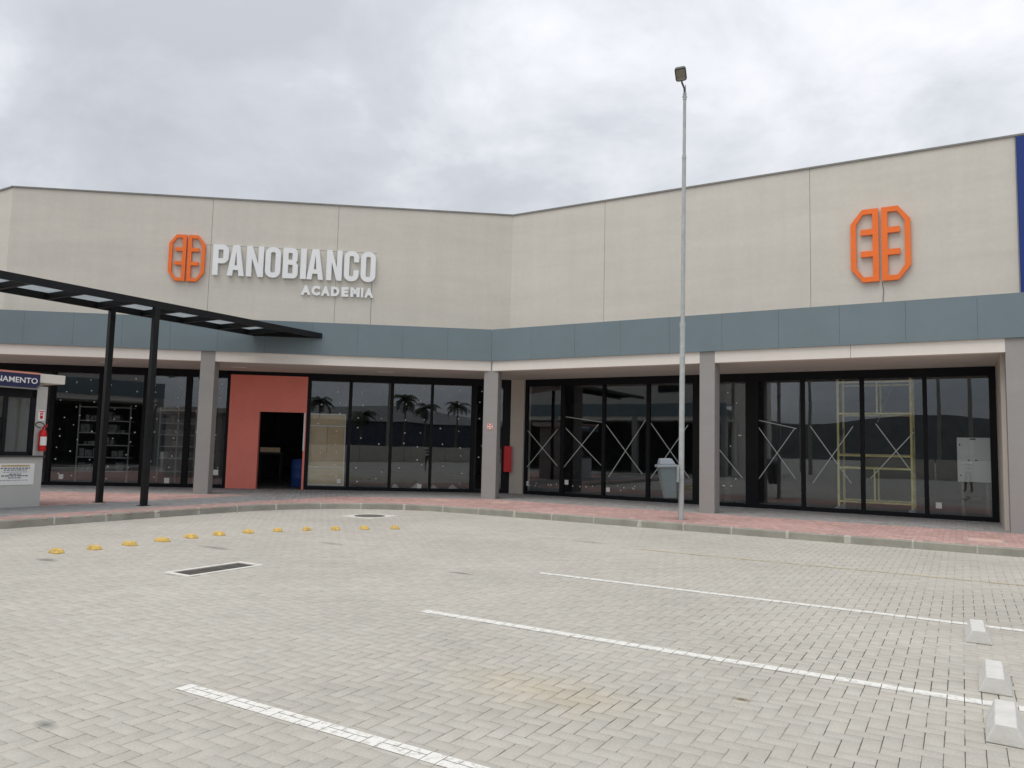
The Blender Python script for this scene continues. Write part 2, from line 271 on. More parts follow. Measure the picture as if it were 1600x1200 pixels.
# ------------------------------------------------------------------ builders
def wloc(o):
    v = Vector((0, 0, 0))
    while o is not None: v = v + o.location; o = o.parent
    return v
def props(o, label=None, cat=None, group=None, kind=None):
    if label: o['label'] = label
    if cat: o['category'] = cat
    if group: o['group'] = group
    if kind: o['kind'] = kind
    return o
def thing(name, loc, label, cat, group=None):
    o = bpy.data.objects.new(name, None); o.empty_display_size = 0.2; o.location = Vector(loc); COL.objects.link(o)
    return props(o, label, cat, group)
class MB:
    def __init__(s, fr=FW): s.v, s.f, s.fr = [], [], fr
    def raw(s, vs_, fs):
        b = len(s.v); s.v += [Vector(v) for v in vs_]; s.f += [tuple(i+b for i in f) for f in fs]; return s
    def add(s, vs_, fs): return s.raw([s.fr(*v) for v in vs_], fs)
    def box(s, x0, x1, y0, y1, z0, z1):
        if x0 > x1: x0, x1 = x1, x0
        return s.add([(x0,y0,z0),(x1,y0,z0),(x1,y1,z0),(x0,y1,z0),(x0,y0,z1),(x1,y0,z1),(x1,y1,z1),(x0,y1,z1)],
                     [(0,3,2,1),(4,5,6,7),(0,1,5,4),(1,2,6,5),(2,3,7,6),(3,0,4,7)])
    def quad(s, a, b, c, d): return s.add([a,b,c,d], [(0,1,2,3)])
    def tube(s, a, b, r0, r1=None, n=10, caps=True):
        r1 = r0 if r1 is None else r1
        A, B = s.fr(*a), s.fr(*b); d = (B-A).normalized(); u = d.orthogonal().normalized(); w = d.cross(u)
        vs_ = []
        for P, r in ((A, r0), (B, r1)):
            for k in range(n):
                t = 2*math.pi*k/n; vs_.append(P + u*(r*math.cos(t)) + w*(r*math.sin(t)))
        fs = [(k, (k+1) % n, n+(k+1) % n, n+k) for k in range(n)]
        if caps: fs += [tuple(reversed(range(n))), tuple(range(n, 2*n))]
        return s.raw(vs_, fs)
    def path(s, pts, r, n=8):
        for a, b in zip(pts[:-1], pts[1:]): s.tube(a, b, r, r, n)
        return s
    def lathe(s, x, y, prof, n=20, caps=True):
        vs_ = []; m = len(prof)
        for (r, z) in prof:
            for k in range(n):
                t = 2*math.pi*k/n; vs_.append((x+r*math.cos(t), y+r*math.sin(t), z))
        fs = [(i*n+k, i*n+(k+1) % n, (i+1)*n+(k+1) % n, (i+1)*n+k) for i in range(m-1) for k in range(n)]
        if caps: fs += [tuple(reversed(range(n))), tuple(range((m-1)*n, m*n))]
        return s.add(vs_, fs)
    def prism(s, loops, y0, y1):
        """loops of (x,z) outlines (first outer, rest holes) extruded along y"""
        flat = [p for lp in loops for p in lp]; nn = len(flat)
        tris = tessellate_polygon([[Vector((p[0], p[1], 0)) for p in lp] for lp in loops])
        vs_ = [(p[0], y0, p[1]) for p in flat] + [(p[0], y1, p[1]) for p in flat]
        fs = []
        for t in tris:
            a, b, c = (Vector(flat[i]) for i in t)
            if (b-a).x*(c-a).y - (b-a).y*(c-a).x < 0: t = (t[0], t[2], t[1])
            fs.append(tuple(t)); fs.append((t[2]+nn, t[1]+nn, t[0]+nn))
        k = 0
        for li, lp in enumerate(loops):
            m = len(lp); ar = sum(lp[i][0]*lp[(i+1) % m][1]-lp[(i+1) % m][0]*lp[i][1] for i in range(m))
            flip = (ar < 0) != (li > 0)
            for i in range(m):
                a, b = k+i, k+(i+1) % m
                q = (a, a+nn, b+nn, b)
                fs.append(q if flip else tuple(reversed(q)))
            k += m
        return s.add(vs_, fs)
    def plan(s, poly, z0, z1):
        """(x,y) outline extruded in z"""
        n = len(poly); ar = sum(poly[i][0]*poly[(i+1) % n][1]-poly[(i+1) % n][0]*poly[i][1] for i in range(n))
        if ar < 0: poly = poly[::-1]
        tris = tessellate_polygon([[Vector((p[0], p[1], 0)) for p in poly]])
        fs = []
        for t in tris:
            a, b, c = (Vector(poly[i]) for i in t)
            if (b-a).x*(c-a).y - (b-a).y*(c-a).x < 0: t = (t[0], t[2], t[1])
            fs.append((t[2], t[1], t[0])); fs.append(tuple(i+n for i in t))
        fs += [(i, (i+1) % n, (i+1) % n+n, i+n) for i in range(n)]
        return s.add([(p[0], p[1], z0) for p in poly] + [(p[0], p[1], z1) for p in poly], fs)
    def build(s, name, mat, parent=None, smooth=False, bevel=0.0, seg=2):
        o0 = wloc(parent) if parent is not None else Vector((0, 0, 0))
        me = bpy.data.meshes.new(name); me.from_pydata([tuple(v-o0) for v in s.v], [], s.f); me.update()
        me.materials.append(M[mat] if isinstance(mat, str) else mat)
        if smooth:
            for p in me.polygons: p.use_smooth = True
        o = bpy.data.objects.new(name, me); COL.objects.link(o); o.parent = parent
        if bevel:
            b = o.modifiers.new('bevel', 'BEVEL'); b.width = bevel; b.segments = seg; b.limit_method = 'ANGLE'
        return o
    def top(s, name, mat, label, cat, group=None, **k):
        """a one-mesh thing with its origin at its base"""
        c = sum(s.v, Vector((0, 0, 0)))/len(s.v); z = min(v.z for v in s.v); org = Vector((c.x, c.y, z))
        s.v = [v-org for v in s.v]; o = s.build(name, mat, **k); o.location = org
        return props(o, label, cat, group)

# ------------------------------------------------------------------ ground: the paved parking lot
KA, KO, KR = -2.6, -3.05, 3.8            # kerb lines in right-wing coordinates and fillet radius
KC = (KA+KR, KO-KR)
def in_lot(a, o, m=0.0):
    r = (a > KA-m) & (o < KO+m)
    corner = (a < KC[0]) & (o > KC[1])
    return r & (~corner | (np.hypot(a-KC[0], o-KC[1]) < KR+m))
DR = (3.30, 3.78, -12.46, -11.32)         # drain outline (a0,a1,o0,o1)
MH = (-0.25, 0.60, -5.65, -4.72)          # manhole frame
mb = MB(FR); mo = MB(FR)
xs = [-400, -2.9, DR[0]+.06, DR[1]-.06, 22.9, 400]; ys = [-400, -21.9, DR[2]+.06, DR[3]-.06, -2.6, 300]
for i in range(5):
    for j in range(5):
        if i == 2 and j == 2: continue
        m_, z_ = (mb, -.0038) if 1 <= i <= 3 and 1 <= j <= 3 else (mo, -.0015)
        m_.quad((xs[i], ys[j], z_), (xs[i+1], ys[j], z_), (xs[i+1], ys[j+1], z_), (xs[i], ys[j+1], z_))
M['far_ground'] = pmat('far_paving', (0.42, 0.40, 0.36, 1), 0.95, 0, 0.10, 0.5, bump=0.1)
props(mo.build('ground', 'far_ground'), kind='structure')
lot = mb.build('parking_lot', 'sand'); props(lot, kind='structure')

def herring(a0, a1, o0, o1, mod=0.1):
    i0, i1, j0, j1 = int(a0/mod)-2, int(a1/mod)+2, int(o0/mod)-2, int(o1/mod)+2
    I, J = np.meshgrid(np.arange(i0, i1), np.arange(j0, j1), indexing='ij'); K = (I-J) % 4
    h = K == 0; v = K == 3
    rect = np.concatenate([np.stack([I[h], I[h]+2, J[h], J[h]+1], 1), np.stack([I[v], I[v]+1, J[v], J[v]+2], 1)]).astype(float)*mod
    return rect
def paver_mesh(name, rects, ztop, mat, gap=0.0014, ch=0.0026, depth=0.02, tone=None, red=None, jit=0.0012, zj=None):
    n = len(rects); a0, a1, o0, o1 = (rects[:, k] for k in range(4))
    g = gap + rng.uniform(-.0004, .0014, n)
    wxx, wyy = P0.x + a0*E1.x + o0*E2.x, P0.y + a0*E1.y + o0*E2.y
    if n > 1 and mat == 'paver':
        for (gx, gy, gr) in ((0.2, 4.9, .9), (3.4, 5.6, 1.1), (-.9, 5.8, .7), (4.9, 7.2, 1.3), (1.6, 6.6, .7)): g = g + .0014*np.exp(-((wxx-gx)**2+(wyy-gy)**2)/gr**2)
    zt = ztop + (rng.uniform(-jit, jit, n) if zj is None else zj)
    tx, ty = rng.normal(0, .004, n), rng.normal(0, .004, n)
    ca, co = (a0+a1)/2, (o0+o1)/2
    V = np.zeros((n, 12, 3))
    for k, (ia, io) in enumerate(((0, 0), (1, 0), (1, 1), (0, 1))):
        A = np.where(ia == 0, a0+g, a1-g); O = np.where(io == 0, o0+g, o1-g)
        At = np.where(ia == 0, A+ch, A-ch); Ot = np.where(io == 0, O+ch, O-ch)
        for lvl, (aa, oo, zz) in enumerate(((At, Ot, zt), (A, O, zt-ch*0.8), (A, O, zt-depth))):
            z = zz + (aa-ca)*tx + (oo-co)*ty if lvl < 2 else zz
            V[:, lvl*4+k, 0] = P0.x + aa*E1.x + oo*E2.x; V[:, lvl*4+k, 1] = P0.y + aa*E1.y + oo*E2.y; V[:, lvl*4+k, 2] = z
    fl = [(0, 1, 2, 3)] + [(4+k, 4+(k+1) % 4, (k+1) % 4, k) for k in range(4)] + [(8+k, 8+(k+1) % 4, 4+(k+1) % 4, 4+k) for k in range(4)]
    Fq = (np.array(fl)[None] + (np.arange(n)*12)[:, None, None]).reshape(-1)
    me = bpy.data.meshes.new(name); me.vertices.add(n*12); me.vertices.foreach_set('co', V.reshape(-1))
    nf = n*9; me.loops.add(nf*4); me.loops.foreach_set('vertex_index', Fq.astype(np.int32))
    me.polygons.add(nf); me.polygons.foreach_set('loop_start', np.arange(nf, dtype=np.int32)*4)
    me.update(calc_edges=True); me.validate()
    tone = rng.uniform(0, 1, n) if tone is None else tone
    at = me.attributes.new('tone', 'FLOAT', 'FACE'); at.data.foreach_set('value', np.repeat(tone, 9).astype(np.float32))
    if red is not None:
        at = me.attributes.new('red', 'FLOAT', 'FACE'); at.data.foreach_set('value', np.repeat(red, 9).astype(np.float32))
    me.materials.append(M[mat]); return me
rects = herring(-3, 23, -22, -2.8)
ca, co = (rects[:, 0]+rects[:, 1])/2, (rects[:, 2]+rects[:, 3])/2
wx = P0.x + ca*E1.x + co*E2.x; wy = P0.y + ca*E1.y + co*E2.y
keep = in_lot(ca, co, 0.06) & (ca < 22.9) & (co > -21.9)
for (x0, x1, y0, y1) in (DR, MH): keep &= ~((ca > x0) & (ca < x1) & (co > y0) & (co < y1))
rects = rects[keep]; wx, wy = wx[keep], wy[keep]
def proj(X, Y, Z):
    d = np.stack([X, Y, Z-1.6], -1); f = d @ np.array(_fw); return 800+F_PX*(d @ np.array(_R))/f, 600-F_PX*(d @ np.array(_U))/f, f
u, v, dep = proj(wx, wy, np.zeros_like(wx))
vis = (u > 0) & (u < 1600) & (v < 1200) & (v > 0)
order = np.argsort(np.where(vis, dep, 1e9))[:300]
near = np.zeros(len(rects), bool); near[order] = True
far = rects[~near]
o = bpy.data.objects.new('paver_field', paver_mesh('paver_field', far, 0.0, 'paver')); COL.objects.link(o); o.parent = lot; o['kind'] = 'stuff'
# the 300 nearest pavers are single objects sharing a few meshes
variants = []
for k in range(16):
    variants.append(paver_mesh('paver', np.array([[-.1, .1, -.05, .05]]), 0.0, 'paver', tone=np.array([(k+.5)/16]), zj=np.zeros(1)))
for me in variants:
    co_ = np.zeros(len(me.vertices)*3); me.vertices.foreach_get('co', co_); co_ = co_.reshape(-1, 3) - np.array([P0.x, P0.y, 0])
    rot = np.array([[E1.x, E1.y, 0], [E2.x, E2.y, 0], [0, 0, 1]])   # back to local axes
    me.vertices.foreach_set('co', (co_ @ rot.T).reshape(-1)); me.update()
ang = math.atan2(E1.y, E1.x)
nearz = {}
for r in rects[near]:
    c = FR((r[0]+r[1])/2, (r[2]+r[3])/2, 0)
    ob = bpy.data.objects.new('paver', variants[rng.integers(16)]); COL.objects.link(ob); ob.parent = lot
    ob.location = (c.x, c.y, rng.uniform(-.0012, .0012)); ob.rotation_euler = (0, 0, ang + (math.pi/2 if r[1]-r[0] < .15 else 0) + (math.pi if rng.random() < .5 else 0))
# painted bay lines follow the pavers they are painted on
def paint(name, mat, a0, a1, o0, o1, label, skew=0.0):
    mb = MB(FR)
    for r in rects:
        x0, x1, y0, y1 = max(r[0]+.0024, a0), min(r[1]-.0024, a1), max(r[2]+.0024, o0), min(r[3]-.0024, o1)
        if x1-x0 < .004 or y1-y0 < .004: continue
        mb.quad((x0, y0, .0028), (x1, y0, .0028), (x1, y1, .0028), (x0, y1, .0028))
    ob = mb.build(name, mat, lot); ob['label'] = label; return ob
paint('bay_line', 'line_white', 7.22, 19, -15.07, -14.95, 'nearest white bay line, cut off by the lower edge of the picture')
paint('bay_line', 'line_white', 7.08, 19, -12.32, -12.205, 'middle white bay line')
paint('bay_line', 'line_white', 6.90, 19, -9.61, -9.495, 'farthest white bay line')
paint('lane_line', 'line_yellow', 6.95, 19, -6.47, -6.40, 'thin faded yellow line near the kerb')

# ------------------------------------------------------------------ kerb and pavement
path = []
for o_ in np.arange(-24.0, KC[1], 1.0): path.append((KA, o_))
for k in range(0, 25):
    t = math.pi - k*(math.pi/2)/24; path.append((KC[0]+KR*math.cos(t), KC[1]+KR*math.sin(t)))
for a_ in np.arange(KC[0]+1, 24, 1.0): path.append((a_, KO))
P = np.array(path); seg = np.hypot(*np.diff(P, axis=0).T); cum = np.concatenate([[0], np.cumsum(seg)])
def kp(s_): return np.interp(s_, cum, P[:, 0]), np.interp(s_, cum, P[:, 1])
def kn(s_):
    x0, y0 = kp(s_-.05); x1, y1 = kp(s_+.05); d = np.array([x1-x0, y1-y0]); d /= np.hypot(*d); return np.array([-d[1], d[0]])   # away from the lot
kerb = thing('kerb', FR(KC[0], KO, 0), None, None); props(kerb, kind='structure')
s_ = 0.3; ZK = 0.14
while s_ < cum[-1]-1.2:
    L_ = 1.0 + random.uniform(-.05, .08); sub = 5; mb = MB(FR); vs_ = []
    dz = random.uniform(-.006, .006); dn = random.uniform(-.006, .006)
    for k in range(sub+1):
        t = s_ + (L_-.022)*k/sub; x, y = kp(t); n_ = kn(t)
        for (d_, z_) in ((0.0, -.02), (0.012, ZK-.018+dz), (0.03, ZK+.002+dz), (0.13, ZK+.002+dz), (0.13, -.02)):
            vs_.append((x+n_[0]*(d_+dn), y+n_[1]*(d_+dn), z_))
    fs = []
    for k in range(sub):
        for j in range(4): fs.append((k*5+j, (k+1)*5+j, (k+1)*5+j+1, k*5+j+1))
    fs += [(0, 1, 2, 3, 4), tuple(sub*5+j for j in (4, 3, 2, 1, 0))]
    mb.add(vs_, fs).build('kerb_stone', 'kerb', kerb)
    # smeared mortar in the joint after this stone
    wdt = random.choice((.03, .04, .06, .11)); tj = s_+L_-.011; x, y = kp(tj); n_ = kn(tj); d_ = np.array([n_[1], -n_[0]])
    mb = MB(FR); h_ = wdt/2; pr = 0.004
    jj = [random.uniform(.55, 1.25) for _ in range(4)]
    vs_ = []
    for sgn in (-1, 1):
        for q, (dd, zz) in enumerate(((-pr, 0.004), (.012-pr, ZK-.018), (.026, ZK+.0055), (.12, ZK+.005))):
            w_ = sgn*(h_*jj[q] if q < 3 else .01); vs_.append((x+n_[0]*dd+d_[0]*w_, y+n_[1]*dd+d_[1]*w_, zz))
    mb.add(vs_, [(0, 1, 5, 4), (1, 2, 6, 5), (2, 3, 7, 6)]).build('mortar_joint', 'mortar', kerb)
    s_ += L_
# pavement sheet and its small pavers (red in front of the columns, grey under the roof and below the canopy)
walk = thing('pavement', FR(0, -1, .1), None, None); props(walk, kind='structure')
rc = herring(-17, 22, -16, 4.2)
ca, co = (rc[:, 0]+rc[:, 1])/2, (rc[:, 2]+rc[:, 3])/2
wx = P0.x + ca*E1.x + co*E2.x; wy = P0.y + ca*E1.y + co*E2.y
oL = (wx-P0.x)*YL.x + (wy-P0.y)*YL.y
keep = ~in_lot(ca, co, 0.10) & (co < 2.97) & (oL < 2.97) & (ca > -16) & (ca < 22) & (wy > 8)
rc, ca, co, oL = rc[keep], ca[keep], co[keep], oL[keep]
red = ((co < -0.02) & (oL < -0.02) & ~((ca > -5.15) & (ca < -3.4))).astype(float)
red = np.clip(red + rng.normal(0, .06, len(red)), 0, 1)
o = bpy.data.objects.new('pavement_pavers', paver_mesh('pavement_pavers', rc, ZK, 'walk', gap=.0015, red=red)); COL.objects.link(o)
o.parent = walk; o.location = -walk.location; o['kind'] = 'stuff'
mb = MB(FR); mb.plan([(KA-.06, -24), (-16, -24), (-16, 4.2), (22, 4.2), (22, KO+.06)] + [(KC[0]+(KR+.06)*math.cos(t), KC[1]+(KR+.06)*math.sin(t)) for t in np.linspace(math.pi/2, math.pi, 12)], .02, ZK-.006)
mb.build('pavement_bed', 'sand', walk)

# ------------------------------------------------------------------ the building
bld = thing('shop_building', FR(0, 2, 0), 'low cream shopping centre with grey-blue fascia, grey columns and dark glass shopfronts', 'building')
ZS, ZB, ZT, ZW = 3.82, 4.10, 5.01, 9.13
WO, GO = 2.287, 2.95                     # setbacks of upper wall and of glazing
TH = math.tan(math.atan2(-DL.y, -DL.x)/2 + 0.5*math.acos(max(-1, min(1, E1.dot(XL)))) - math.atan2(-DL.y, -DL.x)/2)
def corner0(d):                          # inner corner of the polyline set back by d
    return FR(-d*TH, d)
LO = -9.2                                # far left wing (runs parallel to the right wing)
def cornerL(d):
    # intersection of left-wing line (offset d) with o = LO + d
    s_l = ((P0 + YL*d) - P0).dot(E2); k = XL.dot(E2); x = (LO + d - s_l)/k
    return FL(x, d)
def sL(d): return -(cornerL(d)-P0).dot(XL)
c0 = corner0
def plane_poly(d_front, d_back):
    return [FR(-26, LO+d_front), cornerL(d_front), c0(d_front), FR(24, d_front), FR(24, d_back+6), FR(-26, d_back+6)]
def wplan(pts, z0, z1, name, mat, parent=bld, **k):
    return MB(FW).plan([(p.x, p.y) for p in pts], z0, z1).build(name, mat, parent, **k)
# roof slab over the walkway (its underside is the soffit), canopy top, main roof
wplan(plane_poly(.30, 9), ZS, ZS+.10, 'soffit', 'soffit')
wplan(plane_poly(.05, 9), 4.93, 4.96, 'canopy_roof', 'coping')
wplan(plane_poly(WO+.30, 9), 8.6, 8.7, 'roof', 'coping')
# beams below the fascia
for (fr, x0, x1) in ((FR, -.06*TH, 24), (FL, -sL(.06), .06*TH), (FR, -26, (cornerL(.06)-P0).dot(E1))):
    yy = .06 if not (fr is FR and x0 == -26) else LO+.06
    if fr is FR and x0 > -1:
        cuts = [x0, 9.525, x1]
        for a, b in zip(cuts[:-1], cuts[1:]): MB(fr).box(a+.004, b-.004, yy, yy+.24, ZS-.012, ZB).build('beam', 'cream', bld)
    else: MB(fr).box(x0, x1, yy, yy+.24, ZS-.012, ZB).build('beam', 'cream', bld)
# fascia panels
def fascia(fr, x0, x1, y, pw=1.33, first=None):
    n = max(1, round(abs(x1-x0)/pw)); w = (x1-x0)/n
    for k in range(n):
        a, b = x0+k*w, x0+(k+1)*w; j = random.uniform(0, .002)
        MB(fr).box(a+.002, b-.002, y+j, y+.05, ZB-.01, ZT).build('fascia_panel', 'fascia', bld)
    MB(fr).box(x0, x1, y+.02, y+.06, ZB, ZT-.02).build('fascia_backing', 'steel_black', bld)
fascia(FR, 0.0, 23.94, 0); fascia(FL, -sL(0), 0.0, 0); fascia(FR, -26, (cornerL(0)-P0).dot(E1), LO)
# upper wall panels with recessed joints, coping
zj = 4.90
def wallrow(fr, cuts, y):
    for a, b in zip(cuts[:-1], cuts[1:]): MB(fr).box(a+(.006 if a != cuts[0] else -.001), b-(.006 if b != cuts[-1] else -.001), y, y+.16, zj, ZW).build('wall_panel', 'wall', bld)
    MB(fr).box(cuts[0]+.02, cuts[-1]-.02, y+.015, y+.2, zj, ZW-.02).build('wall_backing', 'column', bld)
xw = -(WO*TH)
wallrow(FR, [xw, 2.49, 8.34, 12.86, 18.5, 24], WO)
wallrow(FL, [-sL(WO), -8.65, -4.80, -xw], WO)
wallrow(FR, [-26, -20, (cornerL(WO)-P0).dot(E1)], LO+WO)
for fr, x0, x1, y in ((FR, xw+.01, 24, WO), (FL, -sL(WO)-.03, -xw-.01, WO), (FR, -26, (cornerL(WO)-P0).dot(E1)+.02, LO+WO)):
    MB(fr).box(x0, x1, y-.035, y+.22, ZW, ZW+.045).build('coping', 'coping', bld)
# hairline joints and the cable line behind the sign
for fr, x0, x1, z0, z1, nm in ((FL, -3.685, -3.668, 5.02, 6.74, 'wall_joint'), (FL, -8.82, -3.54, 7.655, 7.667, 'wall_joint')):
    MB(fr).box(x0, x1, WO-.0025, WO+.01, z0, z1).build(nm, 'coping', bld)
MB(FR).path([(10.02, WO-.012, 5.95), (10.05, WO-.012, 5.72), (10.03, WO-.012, 5.5), (10.06, WO-.012, 5.0)], .006, 5).build('sign_cable', 'rubber', bld)
# columns
def column(fr, x0, x1, y0, y1):
    c_ = MB(fr).box(x0, x1, y0, y1, ZK-.01, ZB-.012).build('column', 'column', bld, bevel=.008)
column(FL, -8.095, -7.708, .052, .50); column(FR, 6.085, 6.462, .052, .50); column(FR, 12.44, 12.92, .052, .50); column(FL, -15.0, -14.6, .052, .5); column(FR, 18.8, 19.2, .052, .5)
bis = (E1 + XL).normalized(); FB = Frame(P0, bis, Vector((-bis.y, bis.x, 0)))
column(FB, -.215, .205, .055, .50)
# pier at the inner corner and jamb at the right end
MB(FR).box(-.985, -.50, GO-.14, GO+.35, ZK, ZS+.01).build('corner_pier', 'pier', bld)
MB(FR).box(12.36, 12.70, .49, GO+.3, ZK, ZS+.01).build('jamb_wall', 'pier', bld)
for xx in (-7.45, -3.1, -11.2): MB(FL).box(xx-.22, xx+.22, 1.55, 1.70, ZS-.012, ZS-.0005).build('soffit_light', 'panel_white', bld)
# interior shell
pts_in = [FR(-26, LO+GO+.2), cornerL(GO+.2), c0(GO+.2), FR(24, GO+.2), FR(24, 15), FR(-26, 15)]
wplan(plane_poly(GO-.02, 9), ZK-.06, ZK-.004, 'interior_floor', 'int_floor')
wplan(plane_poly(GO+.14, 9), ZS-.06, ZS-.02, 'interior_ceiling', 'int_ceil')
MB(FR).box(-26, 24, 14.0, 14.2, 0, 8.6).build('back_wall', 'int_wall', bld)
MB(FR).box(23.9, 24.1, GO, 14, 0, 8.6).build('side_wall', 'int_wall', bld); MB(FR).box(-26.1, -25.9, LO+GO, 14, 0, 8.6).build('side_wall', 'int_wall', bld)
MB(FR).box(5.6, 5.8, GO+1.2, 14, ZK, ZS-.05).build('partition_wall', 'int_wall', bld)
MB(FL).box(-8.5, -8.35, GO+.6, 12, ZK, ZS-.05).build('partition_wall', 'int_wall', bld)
# glazing bays: a frame mesh with mullions, panes and the tape stuck on them as sub-parts
ZG0, ZG1 = .245, 3.60
def bay(fr, mull, panes_off=(), crosses=(), dots=0, y=GO, head=True, papers=()):
    """mull: list of (centre, width) from left to right"""
    x0, x1 = mull[0][0]-mull[0][1]/2, mull[-1][0]+mull[-1][1]/2
    f = MB(fr).prism([[(x0, ZK-.004), (x1, ZK-.004), (x1, ZS+.005), (x0, ZS+.005)], [(x0+.04, ZG0), (x1-.04, ZG0), (x1-.04, ZG1), (x0+.04, ZG1)]], y-.05, y+.08).build('window', 'blackmetal', bld)
    for (c_, w_) in mull: MB(fr).box(c_-w_/2+.001, c_+w_/2-.001, y-.055, y+.075, ZG0-.005, ZG1+.005).build('mullion', 'blackmetal', f)
    dm = MB(fr); nd = 0
    for k in range(len(mull)-1):
        a, b = mull[k][0]+mull[k][1]/2, mull[k+1][0]-mull[k+1][1]/2
        if k in panes_off: continue
        MB(fr).box(a-.005, b+.005, y+.004, y+.014, ZG0-.005, ZG1+.005).build('pane', 'glass', f)
        if dots:
            rows = dots
            for r in range(rows):
                for c2 in range(max(2, int((b-a)/.42))):
                    if random.random() < .22: continue
                    xx = a + (b-a)*(c2+.5)/max(2, int((b-a)/.42)) + random.uniform(-.12, .12); zz = ZG0+.2 + (ZG1-ZG0-.45)*r/(rows-1) + random.uniform(-.13, .13)
                    s_ = random.uniform(.014, .021); dm.box(xx-s_, xx+s_, y-.004, y+.002, zz-s_, zz+s_); nd += 1
    if nd: d_ = dm.build('tape_dots', 'paper', f); d_['kind'] = 'stuff'
    for (xx, zz, w_) in papers: MB(fr).box(xx-w_/2, xx+w_/2, y-.004, y+.002, zz-w_*.55, zz+w_*.55).build('paper_sticker', 'paper', f)
    for (p, q) in crosses:
        d = Vector((q[0]-p[0], q[1]-p[1])).normalized(); n_ = Vector((-d.y, d.x))*.011
        k = random.uniform(.0, .0015)
        MB(fr).add([(p[0]-n_.x, y+.001-k, p[1]-n_.y), (q[0]-n_.x, y+.001-k, q[1]-n_.y), (q[0]+n_.x, y+.001-k, q[1]+n_.y), (p[0]+n_.x, y+.001-k, p[1]+n_.y),
                    (p[0]-n_.x, y+.004-k, p[1]-n_.y), (q[0]-n_.x, y+.004-k, q[1]-n_.y), (q[0]+n_.x, y+.004-k, q[1]+n_.y), (p[0]+n_.x, y+.004-k, p[1]+n_.y)],
                   [(0, 1, 2, 3), (0, 4, 5, 1), (1, 5, 6, 2), (2, 6, 7, 3), (3, 7, 4, 0), (7, 6, 5, 4)]).build('tape_strip', 'white_tape', f)
    return f
bay(FL, [(-15.9, .1), (-14.6, .1), (-13.25, .13), (-11.87, .10), (-10.54, .10), (-9.24, .17), (-8.03, .10)], dots=9, papers=[(-12.85, .40, .13), (-9.75, .34, .15), (-8.3, .62, .15)])
bay(FL, [(-5.55, .11), (-4.255, .10), (-2.94, .10), (-1.655, .10), (-.31, .15), (.80, .30)], dots=8, papers=[(-4.52, .42, .12), (-1.98, .30, .14)])
def X(a, b, c_, d): return [(a, b), (c_, d)]
cr = X((-.425, 2.19), (.69, 1.07), (.67, 2.22), (-.46, .95)) + X((.96, 2.26), (2.18, 1.14), (2.07, 2.39), (.91, 1.04)) + X((2.33, 2.37), (3.5, .94), (3.6, 2.53), (2.43, .80)) + X((3.76, 2.43), (4.92, .87), (4.88, 2.38), (3.77, .82)) \
   + [((5.40, 2.15), (6.42, .93)), ((.95, 2.62), (2.3, 2.44)), ((6.87, 2.52), (7.85, 2.30))] + X((6.86, 2.32), (7.81, .97), (7.80, 2.31), (6.86, .93)) + X((8.19, 2.37), (9.17, .91), (9.23, 2.37), (8.24, .87)) + X((9.76, 2.44), (10.63, 1.13), (10.62, 2.24), (9.63, 1.06))
fR = bay(FR, [(-.46, .10), (.855, .13), (2.26, .10), (3.685, .11), (5.12, .18), (6.68, .33), (8.01, .10), (9.45, .105), (10.87, .10), (12.28, .13)], crosses=cr,
    papers=[(-.40, .48, .13), (1.02, .58, .13), (2.42, .42, .12), (6.62, .42, .13), (11.12, .46, .13)])
rd = random.Random(5)
dm = MB(FR)
for k in range(34):
    xx, zz = (rd.uniform(5.5, 6.45), rd.choice((.4, .55, .7, .9, 1.6, 1.8, 2.1, 2.6, 3.0, 3.3))) if k < 14 else (rd.uniform(-.3, 3.4), rd.choice((.42, .47, .5, .55)))
    dm.box(xx-.016, xx+.016, GO-.004, GO+.002, zz-.016, zz+.016)
d_ = dm.build('tape_dots', 'paper', fR); d_['kind'] = 'stuff'
bay(FR, [(12.75, .1), (14.2, .1), (15.6, .1), (17.0, .1), (18.4, .1), (20, .1), (21.5, .1), (23, .1)])
bay(FR, [(-25, .1), (-22, .1), (-19, .1), (-16, .1), (-14.4, .1)], y=LO+GO)
# coral door surround with its opening
dp = MB(FL).prism([[(-7.975, ZK), (-7.975, 3.70), (-5.60, 3.70), (-5.60, ZK), (-5.665, ZK), (-5.665, 2.556), (-7.05, 2.556), (-7.05, ZK)]], GO-.09, GO+.10).build('door_panel', 'coral', bld)
MB(FL).box(-5.672, -5.628, GO-.10, GO+.05, 1.35, 2.55).build('edge_strip', 'panel_white', dp)
MB(FL).box(-8.1, -5.5, GO-.05, GO+.08, 3.70, ZS+.005).build('door_head', 'blackmetal', bld)

